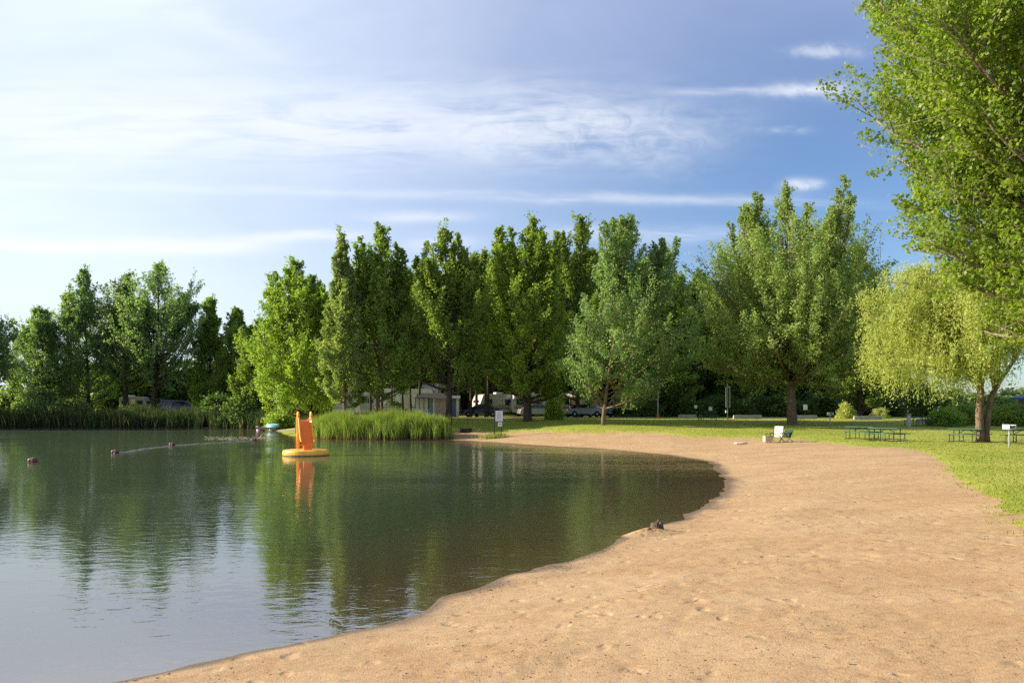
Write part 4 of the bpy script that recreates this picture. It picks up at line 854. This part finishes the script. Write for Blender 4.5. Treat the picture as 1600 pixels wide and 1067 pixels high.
pz = at(1028, 78); pz.z = lz(pz.x, pz.y); po = thing('light_pole', 'tall thin grey light pole with an orange base at the lawn edge', 'pole', pz)
MB().tube([(0, 0, 0), (0, 0, 5.2)], [.07, .045], 8).build('shaft', GREYP, po); MB().lathe([(.26, 0), (.26, .05), (.13, .09), (.10, .32), (.06, .34)], n=14).build('base_cone', ORP, po); MB().tube([(0, 0, 5.15), (0, -.2, 5.4), (0, -.7, 5.5)], .03, 6).box((0, -.85, 5.48), (.22, .4, .1)).build('lamp_arm', GREYP, po)
pz = at(1137, 73); pz.z = lz(pz.x, pz.y); gp = thing('panel_post', 'green post carrying two narrow grey upright panels beside the shaded table', 'post', pz)
MB().tube([(0, 0, 0), (0, 0, 3.4)], .05, 8).build('shaft', GREENM, gp)
for s, z0, hh in ((-.13, 2.1, 1.9), (.17, 2.15, 2.0)): MB().box((s, -.06, z0), (.16, .04, hh)).build('panel', GREYP, gp, bevel=.01)
MB().box((-.12, -.09, .75), (.22, .14, .24)).build('white_box', WHITE, gp, bevel=.01)
def site_sign(px, D, h, w_, hh, lab):
    p = at(px, D); p.z = lz(p.x, p.y); t = thing('site_marker', lab, 'sign', p)
    MB().box((0, 0, h / 2), (.07, .07, h)).build('post', POSTW, t); MB().box((0, -.05, h), (w_, .03, hh)).build('sign_board', WHITE, t, bevel=.006)
site_sign(1087, 79, 1.15, .28, .30, 'small white marker sign on a post behind the shaded table end')
site_sign(1110, 80, .95, .34, .36, 'small white marker sign directly above the shaded table')
site_sign(1258, 79, 1.1, .42, .55, 'upright white marker board behind the lone tree trunk')
site_sign(1366, 79, .8, .46, .30, 'wide low white marker sign by the yellowish bush')
site_sign(886, 79, .8, .22, .26, 'little round white marker sign before the awning camper')
site_sign(984, 84, .85, .22, .22, 'little white marker sign in shade near the blue car')
CONC = mat('kerb_concrete', (0.36, 0.34, 0.31), .9, .2, 5, bump=.3)
for i, (px, D, L_, lab) in enumerate(((1168, 74.5, 2.9, 'pale concrete kerb slab near the green panel post'), (1256, 74, 2.6, 'concrete kerb slab partly hidden by the lone trunk'), (1356, 72.5, 2.8, 'concrete kerb slab between the two yellowish bushes'), (1458, 66, 3.0, 'long concrete kerb slab beside the grey post and table'), (1074, 77, 1.9, 'short reddish kerb slab behind the shaded table'))):
    p = at(px, D); p.z = lz(p.x, p.y); MBk = MB().prism([(-L_ / 2, -.05), (L_ / 2, -.05), (L_ / 2 - .05, .36), (-L_ / 2 + .05, .36)], -.14, .14, .05)
    o = MBk.build('kerb_slab', CONC, bevel=.02); o.location = p; o.rotation_euler = (0, 0, R(random.uniform(-6, 6))); tag(o, lab, 'kerb', 'concrete kerb slabs at the lawn edge')

# ------------------------------------------------------------------ campground vehicles and shelters
GLASS = mat('dark_glass', (0.02, 0.025, 0.03), .08, .05, 2, spec=.6); TYRE = mat('tyre_rubber', (0.02, 0.02, 0.02), .9); RIM = mat('wheel_rim', (.45, .45, .45), .35, metal=.7); LAMP = mat('lamp_lens', (.65, .62, .55), .2); CHROME = mat('grey_trim', (.3, .3, .3), .4)
def paint(n_, c): return mat(n_, c, .32, .05, 1.5, coat=.4)
WB = paint('trailer_white', (.62, .62, .61)); WG = paint('trailer_grey', (.28, .29, .31)); WC = paint('camper_cream', (.52, .49, .43))
def wheel(p, x, y, r=.33, w_=.22):
    k = MB().lathe([(r * .55, -w_ / 2), (r * .92, -w_ / 2), (r, -w_ * .3), (r, w_ * .3), (r * .92, w_ / 2), (r * .55, w_ / 2)], n=20, axis='Y').build('wheel', TYRE, p, loc=(x, y, r)); MB().lathe([(.03, -w_ * .5 - .01), (r * .56, -w_ * .46), (r * .58, 0), (r * .56, w_ * .46), (.03, w_ * .5 + .01)], n=16, axis='Y').build('rim', RIM, k); return k
def car(label, px, D, rz, body, kind='car', s=1.0):
    p = at(px, D); p.z = lz(p.x, p.y); t = thing('parked_car', label, 'car', p, rz); t.scale = (s, s, s)
    if kind == 'car': lo = [(-2.15, .35), (2.15, .33), (2.2, .6), (2.05, .82), (1.2, .95), (-1.6, 1.0), (-2.1, .92), (-2.2, .6)]; up = [(1.15, .94), (.45, 1.42), (-.7, 1.46), (-1.75, .99)]
    elif kind == 'suv': lo = [(-2.2, .4), (2.2, .38), (2.25, .7), (2.1, .95), (1.15, 1.08), (-2.15, 1.12), (-2.25, .7)]; up = [(1.1, 1.07), (.55, 1.62), (-1.95, 1.70), (-2.18, 1.11)]
    else: lo = [(-2.5, .4), (2.5, .38), (2.55, .8), (2.35, 1.05), (1.7, 1.15), (-2.5, 1.15), (-2.55, .8)]; up = [(1.72, 1.14), (1.0, 1.85), (-2.4, 1.95), (-2.5, 1.14)]
    MB().prism(lo, -.88, .88, .04).build('body', body, t, bevel=.05); 
    cabin = MB().prism(up, -.82, .82, .14).build('cabin', body, t, bevel=.04)
    cx_ = sum(q[0] for q in up) / 4; cz_ = sum(q[1] for q in up) / 4; w2 = [(cx_ + (q[0] - cx_) * .86, cz_ + (q[1] - cz_) * .72) for q in up]
    MB().prism(w2, -.845, .845, .115).build('side_windows', GLASS, t)
    a, b = up[0], up[1]; MB().add([(a[0] + .015, -.66, a[1] + .08), (a[0] + .015, .66, a[1] + .08), (b[0] + .03, .6, b[1] - .06), (b[0] + .03, -.6, b[1] - .06)], [(0, 1, 2, 3)]).build('windscreen', GLASS, t)
    for xx in (-1.35, 1.35):
        for yq in (-.82, .82): wheel(t, xx, yq)
    for yq in (-.62, .62): MB().box((2.16, yq, .72), (.12, .34, .16)).build('headlight', LAMP, t, bevel=.02)
    MB().box((2.2, 0, .48), (.12, 1.6, .2)).build('bumper', CHROME, t, bevel=.03); MB().box((-2.2, 0, .5), (.12, 1.6, .2)).build('bumper', CHROME, t, bevel=.03); return t
def trailer(label, px, D, rz, L_, H_, body, stripe, awn=False, z0=.45, W_=2.3):
    p = at(px, D); p.z = lz(p.x, p.y); t = thing('camper_trailer', label, 'trailer', p, rz); h = L_ / 2
    out = [(-h, z0), (h - .25, z0), (h, z0 + .5), (h - .05, z0 + 1.1), (h - .45, H_ - .12), (h - .8, H_), (-h + .3, H_), (-h, H_ - .25)]
    MB().prism(out, -W_ / 2, W_ / 2, .03).build('body', body, t, bevel=.05)
    st_ = MB(); 
    for s in (-1, 1): st_.box((-.1, s * (W_ / 2 + .004), z0 + .55), (L_ - .6, .012, .16)).box((.4, s * (W_ / 2 + .004), z0 + .80), (L_ - 1.6, .012, .07))
    st_.build('stripe', stripe, t)
    for s in (-1, 1):
        for xx, ww in ((-h * .62, .8), (h * .5, .9)): wnd = MB().box((xx, s * (W_ / 2 + .006), H_ - .95), (ww, .025, .62)).build('window', GLASS, t); MB().box((xx, s * (W_ / 2 + .012), H_ - 1.29), (ww + .1, .03, .05)).box((xx, s * (W_ / 2 + .012), H_ - .61), (ww + .1, .03, .05)).build('frame', CHROME, wnd)
    fw = MB().box((h - .10, 0, H_ - 1.0), (.06, 1.3, .55)); fw.build('window', GLASS, t)
    d = MB().box((h * .02, -W_ / 2 - .008, z0 + .98), (.66, .03, 1.8)).build('door', WC if body is not WC else WB, t, bevel=.01); MB().box((h * .02 + .25, -W_ / 2 - .04, z0 + .95), (.05, .04, .12)).build('handle', CHROME, d)
    for xx in (-.5, .35):
        for s in (-1, 1): wheel(t, xx, s * (W_ / 2 - .12), .34)
    MB().box((-h * .3, 0, H_ + .12), (.9, .7, .22)).build('roof_unit', WB, t, bevel=.05); MB().tube([(h - .2, -.5, z0), (h + .9, 0, z0), (h - .2, .5, z0)], .05, 6).build('drawbar', BLACK, t)
    if awn:
        a = MB(); a.add([(-h * .7, -W_ / 2, H_ - .1), (h * .6, -W_ / 2, H_ - .1), (h * .6, -W_ / 2 - 2.1, H_ - .5), (-h * .7, -W_ / 2 - 2.1, H_ - .5), (-h * .7, -W_ / 2, H_ - .06), (h * .6, -W_ / 2, H_ - .06), (h * .6, -W_ / 2 - 2.1, H_ - .46), (-h * .7, -W_ / 2 - 2.1, H_ - .46)], [(0, 1, 2, 3), (4, 5, 6, 7), (0, 1, 5, 4), (2, 3, 7, 6), (1, 2, 6, 5), (0, 3, 7, 4)]); aw = a.build('awning', awn, t)
        MB().tube([(-h * .7, -W_ / 2 - 2.05, 0), (-h * .7, -W_ / 2 - 2.05, H_ - .5)], .03, 6).tube([(h * .6, -W_ / 2 - 2.05, 0), (h * .6, -W_ / 2 - 2.05, H_ - .5)], .03, 6).build('awning_poles', CHROME, aw)
    return t
REDS = paint('stripe_red', (.30, .04, .03)); GRS = paint('stripe_grey', (.2, .22, .24)); BRS = paint('stripe_brown', (.22, .13, .08)); AWD = mat('awning_dark', (.05, .06, .06), .8); AWC = mat('awning_cream', (.5, .48, .42), .8)
trailer('long white camper trailer behind the reed bed with grey striped side', 634, 95, R(6), 7.4, 3.3, WB, GRS)
trailer('dark grey camper trailer with an awning in the shade of the slender poplar', 562, 96, R(-4), 6.2, 2.9, WG, GRS, AWD)
trailer('tall white camper rising behind the screened shelter', 690, 99, R(70), 7.0, 3.9, WB, GRS)
trailer('cream fold camper with a rounded front beside the beach sign', 770, 90, R(-150), 4.6, 2.6, WC, BRS)
trailer('white camper with a red stripe behind the thick trunk', 820, 91, R(-158), 4.4, 2.65, WB, REDS)
trailer('low cream camper just past the thick dark trunk', 856, 97, R(-20), 4.0, 2.3, WC, BRS)
trailer('cream camper under a pale open awning near the leaning tree', 902, 92, R(8), 4.6, 2.7, WC, BRS, AWC)
car('dark blue estate car parked in front of the cream fold camper', 752, 86, R(176), paint('paint_navy', (.02, .025, .05)))
car('pale silver car half hidden behind the leafy sucker bush', 841, 85.5, R(10), paint('paint_silver', (.42, .40, .38)))
car('silver grey car nosed out under the awning camper', 910, 85, R(-160), paint('paint_grey', (.30, .29, .31)))
car('brownish grey off-road car beside the leaning trunk', 931, 86, R(-150), paint('paint_taupe', (.20, .17, .16)), 'suv')
car('bright blue van parked behind the leaning tree', 958, 87, R(-120), paint('paint_blue', (.05, .16, .42)), 'suv')
car('deep blue van under the far shore trees behind the reeds', 280, 121, R(8), paint('paint_deep_blue', (.03, .045, .22)), 'van', 1.1)
trailer('far pale trailer glimpsed between the leaning far shore trunks', 212, 124, R(5), 4.2, 2.7, WG, GRS)
# brown deck fence by the campers
FW = mat('red_brown_fence', (0.15, 0.065, 0.045), .85, .25, 6)
for (pxa, pxb, D, lab) in ((525, 566, 87, 'short reddish-brown board fence by the dark grey camper'), (584, 640, 88, 'long reddish-brown board fence in front of the white camper')):
    a, b = at(pxa, D), at(pxb, D); L_ = (b - a).length; t = thing('board_fence', lab, 'fence', a, 0)
    m = MB(); n = int(L_ / .16)
    for k in range(n): m.box((k * .16 + .08, 0, .55), (.14, .03, 1.0 + .04 * math.sin(k * 2.3)))
    m.build('boards', FW, t)
    for k in range(int(L_ / 1.4) + 1): MB().box((k * 1.4 + .05, .07, .5), (.1, .1, 1.25)).build('post', FW, t)
# screened shelter
p = at(683, 83); p.z = lz(p.x, p.y); sh = thing('camp_shelter', 'screened camp shelter with white panels and a dark low roof', 'shelter', p, R(4)); SW = mat('canvas_white', (.62, .62, .60), .8, .06, 3); SG = mat('canvas_green_grey', (.20, .25, .22), .8); PK = mat('panel_pinkish', (.42, .31, .26), .8); BG = mat('panel_blue_grey', (.10, .13, .20), .7); RFm = mat('roof_dark', (.05, .052, .055), .7)
for x0, x1, m, nm in ((-2.35, -.95, SW, 'screen_panel'), (-.95, -.45, SG, 'canvas_panel'), (-.45, -.25, SW, 'canvas_panel'), (-.25, 1.15, PK, 'wall_panel'), (1.15, 2.05, BG, 'wall_panel'), (2.05, 2.35, SW, 'canvas_panel')):
    MB().box(((x0 + x1) / 2, 0, 1.0), (x1 - x0 - .006, .06, 2.0)).build(nm, m, sh)
for xx in (-2.35, -1.9, -1.42, -.95): MB().box((xx, -.05, 1.0), (.06, .05, 2.0)).build('screen_post', BLACK, sh)
MB().box((-1.65, -.05, .12), (1.4, .05, .06)).build('rail', BLACK, sh)
MB().box((-2.33, 1.25, 1.0), (.05, 2.4, 1.98)).box((2.33, 1.25, 1.0), (.05, 2.4, 1.98)).box((0, 2.45, 1.0), (4.6, .05, 1.98)).build('back_walls', SG, sh)
MB().add([(-2.6, -.4, 2.02), (1.3, -.4, 2.02), (1.3, 2.8, 2.02), (-2.6, 2.8, 2.02), (-1.5, 1.0, 2.62), (.6, 1.0, 2.62)], [(0, 1, 5, 4), (1, 2, 5), (2, 3, 4, 5), (3, 0, 4), (3, 2, 1, 0)]).build('roof', RFm, sh)
MB().add([(1.3, -.3, 2.03), (2.5, -.3, 2.03), (2.5, 2.6, 2.03), (1.3, 2.6, 2.03), (1.3, 1.1, 2.35), (2.5, 1.1, 2.35)], [(0, 1, 5, 4), (2, 3, 4, 5), (1, 2, 5), (0, 4, 3), (3, 2, 1, 0)]).build('side_roof', GRS, sh)
BLUEF = mat('blue_fabric', (.02, .12, .45), .7); cb_ = camp_chair('blue folding chair in front of the screened shelter', at(670, 81.6), R(15), BLUEF, .5)
# people-free little hut at the frame edge
p = at(1668, 60); p.z = lz(p.x, p.y); ht = thing('park_hut', 'grey-brown park hut with white corner and blue roof behind the willow', 'hut', p, R(2)); HW = mat('hut_wall', (.26, .225, .21), .85, .15, 4, bump=.2); BLU = mat('blue_roof', (.06, .12, .30), .5)
MB().box((0, 1.5, 1.1), (3.6, 3.0, 2.2)).build('wall', HW, ht); MB().box((-1.80, -.01, 1.1), (.16, .14, 2.2)).build('corner_post', WHITE, ht); dd = MB().box((.9, -.02, .98), (.9, .05, 1.95)).build('door', BG, ht); MB().box((1.25, -.06, .95), (.06, .05, .1)).build('handle', CHROME, dd)
MB().add([(-2.2, -.5, 2.2), (2.2, -.5, 2.2), (2.2, 3.5, 2.2), (-2.2, 3.5, 2.2), (-.7, 1.5, 3.0), (.7, 1.5, 3.0), (-2.2, -.5, 2.35), (2.2, -.5, 2.35), (2.2, 3.5, 2.35), (-2.2, 3.5, 2.35)], [(3, 2, 1, 0), (0, 1, 7, 6), (1, 2, 8, 7), (2, 3, 9, 8), (3, 0, 6, 9), (6, 7, 5, 4), (7, 8, 5), (8, 9, 4, 5), (9, 6, 4)]).build('roof', BLU, ht)
